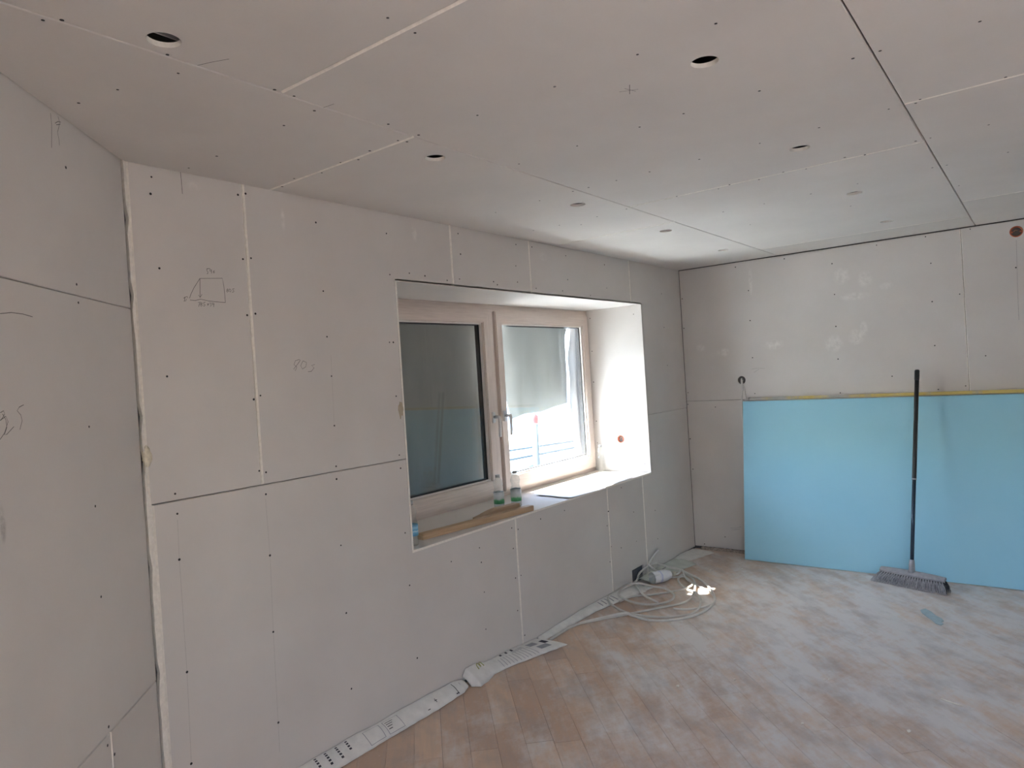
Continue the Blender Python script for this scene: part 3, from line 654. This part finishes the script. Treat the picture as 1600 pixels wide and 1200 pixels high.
SL = [(0, 3.735), (.20, 3.70), (.35, 3.666), (.5, 3.665), (.68, 3.668), (.83, 3.685), (.92, 3.70), (1, 3.62)]
def strip_fn(u, v):
    x = (lerp_tab(SL, v)-.035)*(1-u)+3.90*u; z = 2.12+(.845-2.12)*v
    return (x, YS+.02+.012*math.sin(u*14+v*2)+.006*math.sin(v*23+u*6), z)
bm = bmesh.new(); grid_surface(bm, 20, 40, strip_fn)
tag(obj('hanging_sheet', bm, M['sheet_thin'], recalc=False), 'narrow grey film strip with a wavy edge beside the right casement frame outside', 'sheet')
def cover_fn(u, v): return (1.0+1.575*u, YS+.03+.006*math.sin(u*21+v*2)+.004*math.sin(v*9+u*5), 2.22+(.62-2.22)*v)
bm = bmesh.new(); grid_surface(bm, 40, 20, cover_fn)
tag(obj('window_cover', bm, M['sheet_dark'], recalc=False), 'dark cover sheet over the outside of the left casement', 'sheet')

# ------------------------------------------------------------------ things on the window board
M['pet'] = thin_glass('clear_pet', (0.94, 0.96, 0.955), 0.10, 0.03)
M['water'] = thin_glass('still_water_in_bottle', (0.86, 0.90, 0.90), 0.06, 0.02)
M['cap_grey'] = simple('translucent_grey_cap', (0.42, 0.43, 0.42), 0.4, var=.05)
def label_mat(name, stops, zlo, zhi, axis=2):
    m, t, b = new_mat(name); g = t.nodes.new('ShaderNodeTexCoord'); s = t.nodes.new('ShaderNodeSeparateXYZ'); t.links.new(g.outputs['Object'], s.inputs[0])
    f = mth(t, 'DIVIDE', mth(t, 'SUBTRACT', s.outputs[axis], zlo), zhi-zlo)
    f = mth(t, 'ADD', f, mth(t, 'MULTIPLY', mth(t, 'SUBTRACT', noi(t, g.outputs['Object'], 45, 3), .5), .3))
    t.links.new(ramp(t, stops, f), b.inputs['Base Color']); b.inputs['Roughness'].default_value = .35; return m
LBL_G = label_mat('green_and_silver_label', [(0.0, (0.03, 0.22, 0.08)), (0.30, (0.10, 0.40, 0.17)), (0.44, (0.55, 0.60, 0.57)), (0.75, (0.62, 0.65, 0.66)), (1.0, (0.36, 0.40, 0.41))], .035, .115)
LBL_B = label_mat('blue_striped_label', [(0.0, (0.10, 0.32, 0.52)), (0.25, (0.20, 0.50, 0.72)), (0.40, (0.55, 0.75, 0.85)), (0.5, (0.12, 0.40, 0.62)), (0.72, (0.35, 0.62, 0.78)), (1.0, (0.08, 0.26, 0.46))], .055, .105)
def bottle(name, loc, h, label, kind, rz=0, lab=None, lean=0):
    r = .0325; root = empty(name, loc); root.rotation_euler = (lean, 0, rz)
    k = h/.215
    prof = [(.004, .0015), (r*.55, .001), (r*.9, .004), (r, .012), (r, .050), (r*.97, .065), (r, .085), (r*.99, .105), (r*.88, .120), (r*.76, .131), (r*.80, .142), (r*.93, .155), (r*.90, .168), (r*.72, .182), (r*.46, .193), (.0125, .199), (.0125, .204)]
    bm = bmesh.new(); lathe(bm, [(a, z*k) for a, z in prof], 28); body = obj('body', bm, M['pet'], root, True)
    if kind in ('half', 'full'):
        bm = bmesh.new(); top = .118*k if kind == 'half' else .165*k
        lathe(bm, [(a-.0012, z*k+.001) for a, z in prof if z*k < top and a > .006]+[(.004, top-.001)], 28); obj('water', bm, M['water'], root, True)
    bm = bmesh.new(); lathe(bm, [(.0138, .200*k), (.0145, .2015*k), (.0145, .2135*k), (.0135, .215*k)], 20); obj('cap', bm, M['cap_grey'], root)
    bm = bmesh.new(); lathe(bm, [(.0165, .1965*k), (.0165, .1985*k)], 20); obj('neck_ring', bm, M['pet'], root)
    if lab:
        z0_, z1_ = lab[1], lab[2]; bm = bmesh.new()
        lathe(bm, [(r+.0006, z0_), (r+.0006, (z0_+z1_)/2), (r+.0004, z1_)], 28, close=False); obj('label_wrap', bm, lab[0], root, True)
    return root
zs = Z0+.0006
tag(bottle('water_bottle', (2.176, .228, zs), .212, 0, 'half', .3, (LBL_G, .038, .108)), 'clear plastic water bottle with green label, left of the pair behind the wooden offcut', 'bottle', 'water bottles on the window board')
tag(bottle('water_bottle', (2.275, .172, zs), .224, 0, 'half', 1.1, (LBL_G, .040, .115)), 'clear plastic water bottle with green label, right of the pair by the window middle', 'bottle', 'water bottles on the window board')
tag(bottle('water_bottle', (1.290, .072, zs), .222, 0, 'empty', .2, (LBL_B, .052, .105)), 'clear plastic bottle with blue striped label in the left corner of the window board', 'bottle', 'water bottles on the window board')
tag(bottle('water_bottle', (3.700, .400, zs), .215, 0, 'empty', .7), 'clear unlabelled plastic bottle glinting at the right end of the window board', 'bottle', 'water bottles on the window board')

def wood_mat(name, c0, c1, ax):
    m, t, b = new_mat(name)
    tc = t.nodes.new('ShaderNodeTexCoord'); mp = t.nodes.new('ShaderNodeMapping'); mp.inputs['Scale'].default_value = (5, 90, 90)
    t.links.new(tc.outputs['Object'], mp.inputs[0])
    f = noi(t, mp.outputs[0], 1.0, 5, .6); t.links.new(ramp(t, [(0.3, c0), (0.7, c1)], f), b.inputs['Base Color'])
    b.inputs['Roughness'].default_value = .7; bump(t, b, f, .2, .001); return m
M['pine'] = wood_mat('raw_pine', (0.42, 0.28, 0.16), (0.58, 0.42, 0.27), 'x')
M['pine2'] = wood_mat('weathered_pine', (0.33, 0.23, 0.15), (0.47, 0.34, 0.22), 'x')
def batten(name, a, b_, wd, ht, z, mat, label, split=False):
    A_, B_ = Vector((*a, z)), Vector((*b_, z)); d = B_-A_; ln = d.length
    bm = bmesh.new(); box(bm, (0, -wd/2, 0), (ln, wd/2, ht), .0025)
    if split:
        bmesh.ops.subdivide_edges(bm, edges=[e for e in bm.edges if e.calc_length() > ln*.7], cuts=14)
        for v in bm.verts:
            if v.co.x < .14: v.co.z = v.co.z*(0.45+.55*v.co.x/.14)+(.003*noise.noise(v.co*60) if v.co.z > .004 else 0); v.co.y += .004*noise.noise(v.co*40)
    o = obj(name, bm, mat); o.location = A_; o.rotation_euler = (0, 0, math.atan2(d.y, d.x)); return tag(o, label, 'wood offcut')
batten('wooden_batten', (1.395, .125), (2.222, .022), .045, .032, zs, M['pine'], 'long bare pine batten lying along the window board front')
batten('wooden_batten', (1.835, .128), (2.165, .082), .050, .052, zs, M['pine2'], 'short splintered wooden offcut behind the long pine batten', True)

M['white_paper'] = simple('white_copy_paper', (0.80, 0.81, 0.84), 0.8, var=.02)
def paper_sheet(c, sx, sy, rz, label, curl=.006, seed=0):
    bm = bmesh.new(); ca, sa = math.cos(rz), math.sin(rz)
    def fn(u, v):
        x, y = (u-.5)*sx, (v-.5)*sy
        z = zs+.0012+curl*(max(0, abs(u-.5)*2-.65)**2)*6*(1 if u < .5 else .3)+.0012*(1+noise.noise(Vector((x*9, y*9, seed))))
        X, Y = c[0]+x*ca-y*sa, c[1]+x*sa+y*ca
        if Y < 0: z += -.0003+.02*Y
        return (X, Y, z)
    grid_surface(bm, 16, 14, fn); o = obj('paper_sheet', bm, M['white_paper'], recalc=False)
    md = o.modifiers.new('thickness', 'SOLIDIFY'); md.thickness = .0004; md.offset = 0
    return tag(o, label, 'paper')
paper_sheet((2.830, .134), .42, .297, math.radians(-4), 'white paper sheet with a raised left edge on the sunlit window board', .009, 1)
paper_sheet((3.270, .150), .42, .297, math.radians(3), 'white paper sheet on the window board nearest the right recess wall', .003, 5)

# socket boxes
M['orange'] = simple('orange_plastic', (0.50, 0.13, 0.06), 0.45, var=.1)
M['dark_in'] = simple('dark_inside', (0.05, 0.03, 0.022), 0.8)
def socket_box(pl, a, b_, r, label, depth=.045):
    Mx = Matrix((( pl.e1.x, pl.e2.x, pl.n.x, 0), (pl.e1.y, pl.e2.y, pl.n.y, 0), (pl.e1.z, pl.e2.z, pl.n.z, 0), (0, 0, 0, 1)))
    c = pl.at(a, b_); Mx = Matrix.Translation(c) @ Mx
    root = empty('socket_box', c); tag(root, label, 'socket box')
    bm = bmesh.new(); lathe(bm, [(r-.003, -depth), (r-.0025, .0006), (r+.003, .0008), (r+.003, .0022), (r-.004, .0022), (r-.005, -depth+.002)], 28, M4=Mx, close=False)
    child_of(obj('rim', bm, M['orange'], smooth=False), root)
    bm = bmesh.new(); lathe(bm, [(.001, -depth+.001), (r-.004, -depth+.001)], 28, M4=Mx); child_of(obj('back_plate', bm, M['dark_in']), root)
    for s_ in (-1, 1):
        bm = bmesh.new(); lathe(bm, [(.006, -depth+.002), (.006, -.004), (.003, -.004)], 10, M4=Mx @ Matrix.Translation((s_*(r-.010), 0, 0))); child_of(obj('screw_post', bm, M['orange']), root)
    bm = bmesh.new()
    tube(bm, [Mx @ Vector(p) for p in catmull([(-.01, -.012, -depth+.004), (-.012, .004, -.02), (.004, .012, -.012), (.014, .0, -.018), (.004, -.010, -depth+.004)], 6)], .0025, 6)
    child_of(obj('wire', bm, simple('copper_brown_wire', (0.40, 0.22, 0.13), .5)), root)
socket_box(REVEAL_R, SOCK[0], SOCK[1], .028, 'orange flush socket box in the right wall of the window recess')
socket_box(RIGHT, -2.324, 2.292, .033, 'orange round junction box high on the far wall near the ceiling')

# ------------------------------------------------------------------ blue board, straightedge, broom
M['blue'] = None
m, t, b = new_mat('blue_liner_paper'); f = noi(t, pos(t), 3, 4); f2 = noi(t, pos(t, (1, 8, 120)), 3, 2)
c = ramp(t, [(0.3, (0.335, 0.67, 0.84)), (0.7, (0.36, 0.69, 0.855))], f); c = mixc(t, mth(t, 'MULTIPLY', f2, .12), c, (0.45, 0.74, 0.87))
t.links.new(c, b.inputs['Base Color']); b.inputs['Roughness'].default_value = .7; b.inputs['Specular IOR Level'].default_value = .3; M['blue'] = m
xb_, xt_ = 4.312, 4.478; hb = math.sqrt(1.25**2-(xt_-xb_)**2); tl = math.atan2(xt_-xb_, hb)
bm = bmesh.new(); box(bm, (0, -2.0, 0), (.0125, 0, 1.25), .0012)
for f_ in bm.faces:
    f_.normal_update(); f_.material_index = 0 if abs(f_.normal.x) > .6 else 1
blue = obj('blue_plasterboard', bm, [M['blue'], M['gypsum']])
blue.location = (xb_, -.490, .004); blue.rotation_euler = (0, tl, 0)
tag(blue, 'large pale blue moisture-resistant plasterboard leaning against the far wall', 'plasterboard')
m, t, b = new_mat('dusty_yellow_aluminium'); f = noi(t, pos(t, (1, 3.5, 1)), 1.6, 5, .65)
g = t.nodes.new('ShaderNodeNewGeometry'); s = t.nodes.new('ShaderNodeSeparateXYZ'); t.links.new(g.outputs['Position'], s.inputs[0])
yl = ramp(t, [(0.42, (0.40, 0.40, 0.37)), (0.58, (0.62, 0.50, 0.16))], mth(t, 'SUBTRACT', mth(t, 'ADD', f, mth(t, 'MULTIPLY', s.outputs[1], -.16)), .20))
t.links.new(yl, b.inputs['Base Color']); b.inputs['Roughness'].default_value = .55; M['yellow'] = m
st = empty('straightedge', (4.472, -1.6, 1.250)); tag(st, 'long dusty yellow straightedge lying along the top of the blue plasterboard', 'straightedge')
bm = bmesh.new(); box(bm, (4.459, -2.70, 1.2515), (4.497, -.545, 1.272), .003); child_of(obj('bar', bm, M['yellow']), st)
for y in (-2.702, -.547):
    bm = bmesh.new(); box(bm, (4.457, y-.004, 1.2513), (4.4985, y+.006, 1.274), .002); child_of(obj('end_cap', bm, simple('grey_end_cap', (0.28, 0.28, 0.27), .6)), st)
bm = bmesh.new(); tube(bm, [(4.468, -.505, 1.2545), (4.462, -.548, 1.2545)], .005, 8); child_of(obj('hook', bm, M['steel']), st)

br = empty('broom', (4.13, -1.66, 0)); tag(br, 'broom with black handle and grey bristles leaning on the blue plasterboard', 'broom')
hb0, hb1 = Vector((4.135, -1.674, .115)), Vector((4.425, -1.7325, 1.431)); dv = hb1-hb0
M['black_sleeve'] = simple('black_handle_sleeve', (0.03, 0.033, 0.035), .45); M['blue_metal'] = simple('blue_grey_metal_tube', (0.05, 0.075, 0.11), .25, .5)
M['broom_grey'] = simple('dusty_grey_plastic', (0.33, 0.33, 0.35), .7, var=.12, scale=40)
bm = bmesh.new(); tube(bm, [hb0+dv*.01, hb0+dv*.45], .0118, 16); child_of(obj('lower_tube', bm, M['blue_metal']), br)
bm = bmesh.new(); tube(bm, [hb0+dv*.44, hb0+dv*.442, hb0+dv*.95], [.0125, .0138, .0138], 16); hd = child_of(obj('upper_handle', bm, M['black_sleeve']), br)
bm = bmesh.new(); tube(bm, [hb0+dv*.945, hb0+dv*.955, hb0+dv*.995, hb0+dv], [.0145, .0158, .0158, .0125], 16); child_of(obj('end_cap', bm, M['black_sleeve']), br)
bm = bmesh.new(); tube(bm, [hb0+dv*.438, hb0+dv*.446], .0148, 16); child_of(obj('collar', bm, M['broom_grey']), br)
# head: along e_a, tilted with the handle
pa, pb = Vector((4.182, -1.45, 0)), Vector((4.055, -1.88, 0)); ea = (pb-pa).normalized(); eb = Vector((-ea.y, ea.x, 0));
if eb.x > 0: eb = -eb                       # towards the room
mid = Vector((4.145, -1.672, 0)); hl_ = .205
def hpt(a, b_, z): return mid+ea*a+eb*b_+Vector((0, 0, z))
bm = bmesh.new()
A_ = []
for i in range(13):
    a = -hl_+2*hl_*i/12; s_ = 1-.35*abs(a/hl_)**4; cr = .010*(1-(a/hl_)**2)
    A_.append([bm.verts.new(hpt(a, x, z)) for x, z in ((-.024*s_, .076), (.028*s_, .066), (.030*s_, .077), (.012*s_, .088+cr*.6), (-.016*s_, .092+cr*.6), (-.026*s_, .086))])
for p_, q_ in zip(A_, A_[1:]):
    for k in range(6): bm.faces.new((p_[k], p_[(k+1) % 6], q_[(k+1) % 6], q_[k])).smooth = False
bm.faces.new(A_[0]); bm.faces.new(A_[-1])
child_of(obj('head_block', bm, M['broom_grey']), br)
bm = bmesh.new(); tube(bm, [hpt(0, -.002, .088), hpt(.0, -.002, .105), hb0+dv*.02, hb0+dv*.045], [.024, .019, .018, .0145], 16); child_of(obj('socket', bm, M['broom_grey']), br)
M['bristle'] = simple('grey_bristles', (0.40, 0.40, 0.43), .7, var=.2, scale=60); M['bristle_shade'] = simple('shaded_inner_bristles', (0.07, 0.072, 0.08), .8)
for rows, mt in (((( .026, .078),), 'bristle'), (((.006, .048), (-.012, .014), (-.020, -.012)), 'bristle_shade')):  # inner rows get a darker colour, painting in shade between the tufts
    bm = bmesh.new()
    for row, (b0, b1) in enumerate(rows):
        for i in range(25):
            a = -hl_*.95+2*hl_*.95*i/24+(.006 if row % 2 else 0); fl = 1.20 if mt == 'bristle' else 1.14
            top = hpt(a, b0, .068)
            for k in range(7):
                oa, ob = (k-3)*.0011+random.uniform(-.0008, .0008), random.uniform(-.005, .005)
                end = hpt(a*fl+oa*2.2, b1+ob, .0025+random.uniform(0, .004)); mdp = (top+end)*.5+Vector((0, 0, .006))
                tube(bm, [top+ea*oa*.8, mdp+ea*oa*1.4, end], [.0013, .0013, .0011], 4)
    o = child_of(obj('bristles', bm, M[mt]), br); o['kind'] = 'stuff'

# ------------------------------------------------------------------ cables and the things on the floor
M['cable'] = simple('grey_cable_sheath', (0.62, 0.60, 0.56), .55, var=.08); M['cable_w'] = simple('light_grey_cable_sheath', (0.72, 0.705, 0.665), .55, var=.08)
def coil(name, pts, r, mat, label):
    bm = bmesh.new(); tube(bm, [Vector((q.x, min(q.y, -r-.001), max(q.z, r))) for q in catmull(pts, 7)], r, 8)
    return tag(obj(name, bm, mat), label, 'cable')
coil('electric_cable', [(2.186, -0.074, 0.008), (2.451, -0.073, 0.008), (2.617, -0.157, 0.007), (2.751, -0.247, 0.007), (2.981, -0.392, 0.007), (3.158, -0.500, 0.012), (3.367, -0.470, 0.016), (3.613, -0.361, 0.014), (3.713, -0.259, 0.012), (3.641, -0.246, 0.020), (3.521, -0.285, 0.020), (3.377, -0.406, 0.022), (3.320, -0.512, 0.018), (3.152, -0.601, 0.012), (2.988, -0.624, 0.010), (2.896, -0.563, 0.008), (2.826, -0.467, 0.008), (2.790, -0.353, 0.012), (2.789, -0.245, 0.018), (2.872, -0.096, 0.024), (2.991, -0.012, 0.024), (3.130, 0.019, 0.024), (3.255, -0.015, 0.030), (3.314, -0.086, 0.034), (3.303, -0.181, 0.030), (3.304, -0.287, 0.026), (3.227, -0.384, 0.022), (3.115, -0.411, 0.020), (3.014, -0.368, 0.020), (2.965, -0.282, 0.020), (2.978, -0.163, 0.024), (3.048, -0.062, 0.028), (3.153, -0.035, 0.034), (3.292, -0.037, 0.030)], .0076, M['cable'], 'grey cable whose inner loops cross the coil and run off along the wall')
coil('electric_cable', [(2.500, -0.075, 0.007), (2.664, -0.167, 0.010), (2.753, -0.265, 0.024), (2.772, -0.308, 0.007), (2.752, -0.416, 0.007), (2.794, -0.525, 0.007), (2.910, -0.624, 0.007), (3.073, -0.669, 0.007), (3.278, -0.648, 0.007), (3.489, -0.534, 0.008), (3.657, -0.386, 0.010), (3.725, -0.279, 0.016), (3.758, -0.190, 0.030), (3.745, -0.124, 0.040), (3.746, 0.024, 0.060), (3.634, 0.069, 0.075), (3.465, 0.036, 0.060), (3.396, 0.006, 0.016), (3.168, -0.152, 0.046), (3.083, -0.243, 0.034), (3.025, -0.363, 0.026)], .0076, M['cable_w'], 'light grey cable forming the wide outer loop of the coil')
coil('electric_cable', [(3.694, 0.090, 0.100), (3.644, 0.062, 0.088), (3.626, 0.007, 0.060), (3.628, -0.084, 0.030), (3.601, -0.188, 0.014), (3.650, -0.277, 0.014), (3.490, -0.404, 0.026), (3.366, -0.411, 0.030), (3.321, -0.336, 0.012), (3.198, -0.241, 0.010), (3.100, -0.136, 0.010), (2.964, -0.112, 0.012)], .0068, M['cable'], 'grey cable rising from the notch in the window wall')
coil('electric_cable', [(3.787, 0.085, 0.150), (3.686, 0.035, 0.120), (3.611, -0.007, 0.085), (3.593, -0.082, 0.055), (3.602, -0.153, 0.030), (3.651, -0.217, 0.028), (3.766, -0.207, 0.030), (3.607, -0.306, 0.018), (3.525, -0.417, 0.009), (3.414, -0.564, 0.007), (3.221, -0.665, 0.018), (3.131, -0.633, 0.007), (3.043, -0.567, 0.007), (3.010, -0.477, 0.007)], .0068, M['cable_w'], 'pale cable end sticking up along the cut joint above the coil')


# wall cable hanging from the hole in the far wall
bm = bmesh.new()
tube(bm, catmull([(L+.05, -.478, 1.42), (L+.008, -.480, 1.425), (L-.010, -.483, 1.400), (L-.009, -.486, 1.33), (L-.008, -.476, 1.22), (L-.010, -.474, .80), (L-.012, -.465, .4), (L-.02, -.47, .10), (L-.03, -.50, .008)], 8), .0052, 8)
tag(obj('electric_cable', bm, M['cable_w']), 'thin grey cable hanging from the round hole in the far wall', 'cable')
bm = bmesh.new()
tube(bm, catmull([(L+.05, -.484, 1.41), (L+.008, -.487, 1.412), (L-.012, -.492, 1.39), (L-.010, -.505, 1.32), (L-.008, -.512, 1.262), (L-.010, -.515, 1.18), (L-.012, -.53, .9)], 8), .0048, 8)
tag(obj('electric_cable', bm, M['cable']), 'second cable from the wall hole, slipping behind the blue plasterboard', 'cable')

# lying bottle
LBL_W = label_mat('white_label_with_blue_print', [(0.0, (0.75, 0.77, 0.80)), (0.40, (0.80, 0.81, 0.83)), (0.5, (0.50, 0.54, 0.72)), (0.60, (0.80, 0.81, 0.83)), (1, (0.78, 0.79, 0.82))], .10, .24)
lb = empty('lying_bottle', (3.33, -.075, .045)); tag(lb, 'crumpled clear bottle with white label lying in the cable coil', 'bottle')
prof = [(.006, 0), (.030, .002), (.040, .014), (.041, .06), (.037, .085), (.041, .11), (.042, .20), (.038, .235), (.024, .272), (.0135, .292), (.0135, .300)]
bm = bmesh.new(); lathe(bm, prof, 28)
for v in bm.verts:
    if v.co.z < .11: v.co.x *= 1+.25*noise.noise(v.co*40); v.co.y *= 1+.35*noise.noise(v.co*36+Vector((2, 0, 0)))
obj('body', bm, M['pet'], lb, True)
bm = bmesh.new(); lathe(bm, [(.0422, .112), (.0432, .16), (.0432, .20), (.0392, .236), (.026, .271)], 28, close=False); obj('label_wrap', bm, LBL_W, lb, True)
bm = bmesh.new(); lathe(bm, [(.0145, .293), (.016, .295), (.016, .316), (.014, .318)], 20); obj('cap', bm, simple('cream_cap', (0.62, 0.58, 0.46), .5), lb)
lb.rotation_euler = (math.pi/2, 0, 0)
lb.rotation_euler = Vector((.78, -.40, .0)).to_track_quat('Z', 'Y').to_euler()

# duct stub in the wall notch
bm = bmesh.new(); box(bm, (3.385, .004, .02), (3.53, .012, .092), .002)
dk = obj('junction_duct', bm, simple('dark_grey_duct', (0.10, 0.10, 0.115), .6)); tag(dk, 'dark grey cable duct in the notch at the foot of the window wall', 'cable duct')

# paper strips along the foot of the window wall
M['print_paper'] = simple('printed_building_paper', (0.75, 0.74, 0.705), .8, var=.07, scale=22)
M['ink'] = simple('black_print', (0.06, 0.06, 0.07), .8); M['ink_grey'] = simple('grey_print', (0.33, 0.33, 0.35), .8); M['ink_green'] = simple('olive_print', (0.36, 0.36, 0.12), .8)
M['green_paper'] = simple('grey_green_paper', (0.60, 0.62, 0.56), .85, var=.10, scale=14)
def strip(name, tab, label, nu, mat, marks=(), seed=0, flat=.0):
    """tab rows: x, half-pipe width on the floor, height up the wall; marks are drawn on the paper in (u, v)"""
    xs = [r[0] for r in tab]
    W_ = [(r[0], r[1]) for r in tab]; H_ = [(r[0], r[2]) for r in tab]; S_ = [(r[0], r[3] if len(r) > 3 else 0) for r in tab]
    def fn(u, v, up=0.0):
        x = xs[0]+(xs[-1]-xs[0])*u; wd = lerp_tab(W_, x); ht = lerp_tab(H_, x); sk = lerp_tab(S_, x)
        n1 = noise.noise(Vector((x*7, v*1.5, seed))); n2 = noise.noise(Vector((x*22, v*3, seed+4)))
        a = v*math.pi/2
        yy = .004+wd*(1-math.cos(a))**(.8)*(1+.10*n2*v); zz = max(.0016, ht*math.cos(a)**.75*(1+.12*n1)+.003*v*(1+n2)*(1 if ht > .012 else .4))
        return Vector((x+sk*v, -yy-up*.35, zz+up))
    bm = bmesh.new(); grid_surface(bm, nu, 10, lambda u, v: fn(u, v))
    root = obj(name, bm, mat, recalc=False); tag(root, label, 'paper strip')
    md = root.modifiers.new('thickness', 'SOLIDIFY'); md.thickness = .0008; md.offset = 0
    for mt in {m_[4] for m_ in marks}:
        bm = bmesh.new()
        for (u0, v0, u1, v1, mm) in marks:
            if mm != mt: continue
            ku = max(1, int((u1-u0)*nu)); kv = max(1, int((v1-v0)*10))
            grid_surface(bm, ku, kv, lambda a, b2: fn(u0+(u1-u0)*a, v0+(v1-v0)*b2, .0012))
        p_ = obj('print', bm, M[mt], root, recalc=False); p_['kind'] = 'stuff'
    return root
mk = []
def ux(x, a=.25, b_=1.50): return (x-a)/(b_-a)
for x in (.585, .635, .690, .742):                       # rows of stencilled bars at the near end
    for j in range(5 if x < .7 else 4): mk.append((ux(x), .22+.13*j, ux(x+.012), .30+.13*j, 'ink'))
for (xa_, xb2) in ((.835, .925), (.945, 1.035)):         # two framed boxes of small print
    mk += [(ux(xa_), .30, ux(xb2), .315, 'ink_grey'), (ux(xa_), .92, ux(xb2), .935, 'ink_grey'), (ux(xa_), .30, ux(xa_+.003), .935, 'ink_grey'), (ux(xb2-.003), .30, ux(xb2), .935, 'ink_grey')]
for j in range(4): mk.append((ux(.955), .42+.11*j, ux(1.0-.008*j), .45+.11*j, 'ink'))
mk += [(ux(1.405), .25, ux(1.409), .95, 'ink'), (ux(1.392), .88, ux(1.409), .93, 'ink'), (ux(1.25), .66, ux(1.268), .69, 'ink'), (ux(1.257), .58, ux(1.261), .77, 'ink'), (ux(1.19), .86, ux(1.205), .89, 'ink'), (ux(1.45), .45, ux(1.452), .62, 'ink')]
strip('paper_strip', [(.25, .075, .055), (.9, .075, .055), (1.25, .080, .050), (1.44, .070, .045), (1.50, .045, .030)], 'rolled white printed paper strip along the window wall, nearest the camera', 130, M['print_paper'], mk, 1)
mk2 = []
ub = lambda x: (x-1.505)/(2.14-1.505)
for j in range(11): mk2.append((ub(1.76+.022*j), .45, ub(1.763+.022*j), .93, 'ink_grey'))
for j in range(3): mk2.append((ub(1.80+.045*j), .10, ub(1.815+.045*j), .30, 'ink'))
mk2 += [(ub(2.00), .30, ub(2.06), .52, 'ink_grey'), (ub(2.02), .62, ub(2.09), .80, 'ink_grey'), (ub(2.09), .40, ub(2.12), .60, 'ink')]
for j in range(4): mk2.append((ub(1.88), .30+.04*j, ub(1.97), .315+.04*j, 'ink_grey'))
pm = strip('paper_strip', [(1.505, .060, .040), (1.53, .100, .075), (1.60, .095, .070), (1.68, .070, .050), (1.80, .085, .045), (1.95, .13, .040, .02), (2.14, .19, .022, .06)], 'twisted white paper strip flaring into a printed flap by the first cut joint', 110, M['print_paper'], mk2, 2)
bm = bmesh.new()                                         # curly olive letter m on the twist
for k in range(1):
    pts = [(1.556, -.072, .072), (1.560, -.052, .088), (1.572, -.050, .0885), (1.577, -.068, .076), (1.581, -.052, .0875), (1.593, -.050, .0875), (1.599, -.070, .073)]
    tube(bm, [Vector(p)+Vector((0, -.004, .006)) for p in catmull(pts, 5)], .0022, 6)
p_ = obj('print', bm, M['ink_green'], pm); p_['kind'] = 'stuff'; p_['label'] = 'olive letter m'
strip('paper_strip', [(2.16, .04, .022), (2.45, .05, .030), (2.75, .055, .035), (2.95, .09, .030), (3.25, .15, .022), (3.36, .16, .012)], 'thin rolled paper strip between the printed flap and the cable coil', 90, M['print_paper'],
      [((x-2.16)/1.2, .35, (x+.010-2.16)/1.2, .85, 'ink_grey') for x in (2.83, 2.87, 2.91, 2.95, 2.99)], 3)
strip('paper_strip', [(3.45, .10, .020), (3.75, .15, .025), (4.02, .20, .020), (4.08, .16, .016)], 'grey-green torn paper sheet behind the cable coil', 50, M['green_paper'], [((.45), .45, .60, .52, 'ink_grey')], 5)
strip('paper_strip', [(4.06, .10, .022), (4.2, .15, .024), (4.40, .20, .012), (4.44, .17, .010)], 'small white torn paper sheet in the far corner by the wall', 40, M['print_paper'], [], 6)

# scraps
def scrap(name, outline, th, mat, label, cat, z=.0008, grp=None):
    bm = bmesh.new(); a = [bm.verts.new((x, y, z)) for x, y in outline]; b_ = [bm.verts.new((x, y, z+th*random.uniform(.8, 1.4))) for x, y in outline]; n = len(a)
    bm.faces.new(a); bm.faces.new(b_)
    for i in range(n): bm.faces.new((a[i], a[(i+1) % n], b_[(i+1) % n], b_[i]))
    return tag(obj(name, bm, mat), label, cat, grp)
scrap('paper_scrap', [(3.655, -1.778), (3.690, -1.800), (3.650, -1.835), (3.600, -1.862), (3.548, -1.900), (3.520, -1.912), (3.500, -1.900), (3.470, -1.915), (3.440, -1.905), (3.455, -1.880), (3.505, -1.856), (3.56, -1.82), (3.61, -1.79)], .004, simple('blue_grey_scrap', (0.40, 0.51, 0.54), .8), 'torn blue-grey plasterboard scrap on the floor before the broom', 'scrap')
bm = bmesh.new(); tube(bm, catmull([(2.470, -2.005, .004), (2.450, -2.045, .006), (2.440, -2.09, .004)], 5), .0022, 6)
tag(obj('straw', bm, simple('pale_splinter', (0.90, 0.86, 0.77), .7)), 'thin pale splinter lying on the dusty floor at lower right', 'splinter')
bits = [(2.424, -1.526), (2.44, -1.545), (2.10, -1.93), (2.22, -1.16), (4.05, -.56), (4.16, -.50), (3.93, -.36), (2.02, -.95), (1.95, -1.55), (3.75, -1.2)]
lab_bits = ['white plaster crumb in the middle of the floor', 'smaller plaster crumb beside the one mid-floor', 'cream plaster crumb near the bottom edge of the picture', 'white plaster crumb on a brown patch of floor', 'plaster crumb before the blue plasterboard corner', 'plaster crumb closest to the blue plasterboard corner', 'pale plaster crumb near the grey-green paper', 'tiny plaster crumb right of the printed flap', 'tiny plaster crumb low in the middle of the floor', 'plaster crumb on the dusty floor left of the broom']
for (x, y), lb_ in zip(bits, lab_bits):
    bm = bmesh.new(); bmesh.ops.create_icosphere(bm, subdivisions=1, radius=1); s_ = random.uniform(.006, .010)
    for v in bm.verts:
        k = 1+.5*noise.noise(v.co*2+Vector((x*9, y*7, 0))); v.co = Vector((x+v.co.x*s_*1.5*k, y+v.co.y*s_*k, .0035+v.co.z*.0035*k))
    tag(obj('plaster_crumb', bm, M['gypsum']), lb_, 'crumb', 'plaster crumbs on the floor')
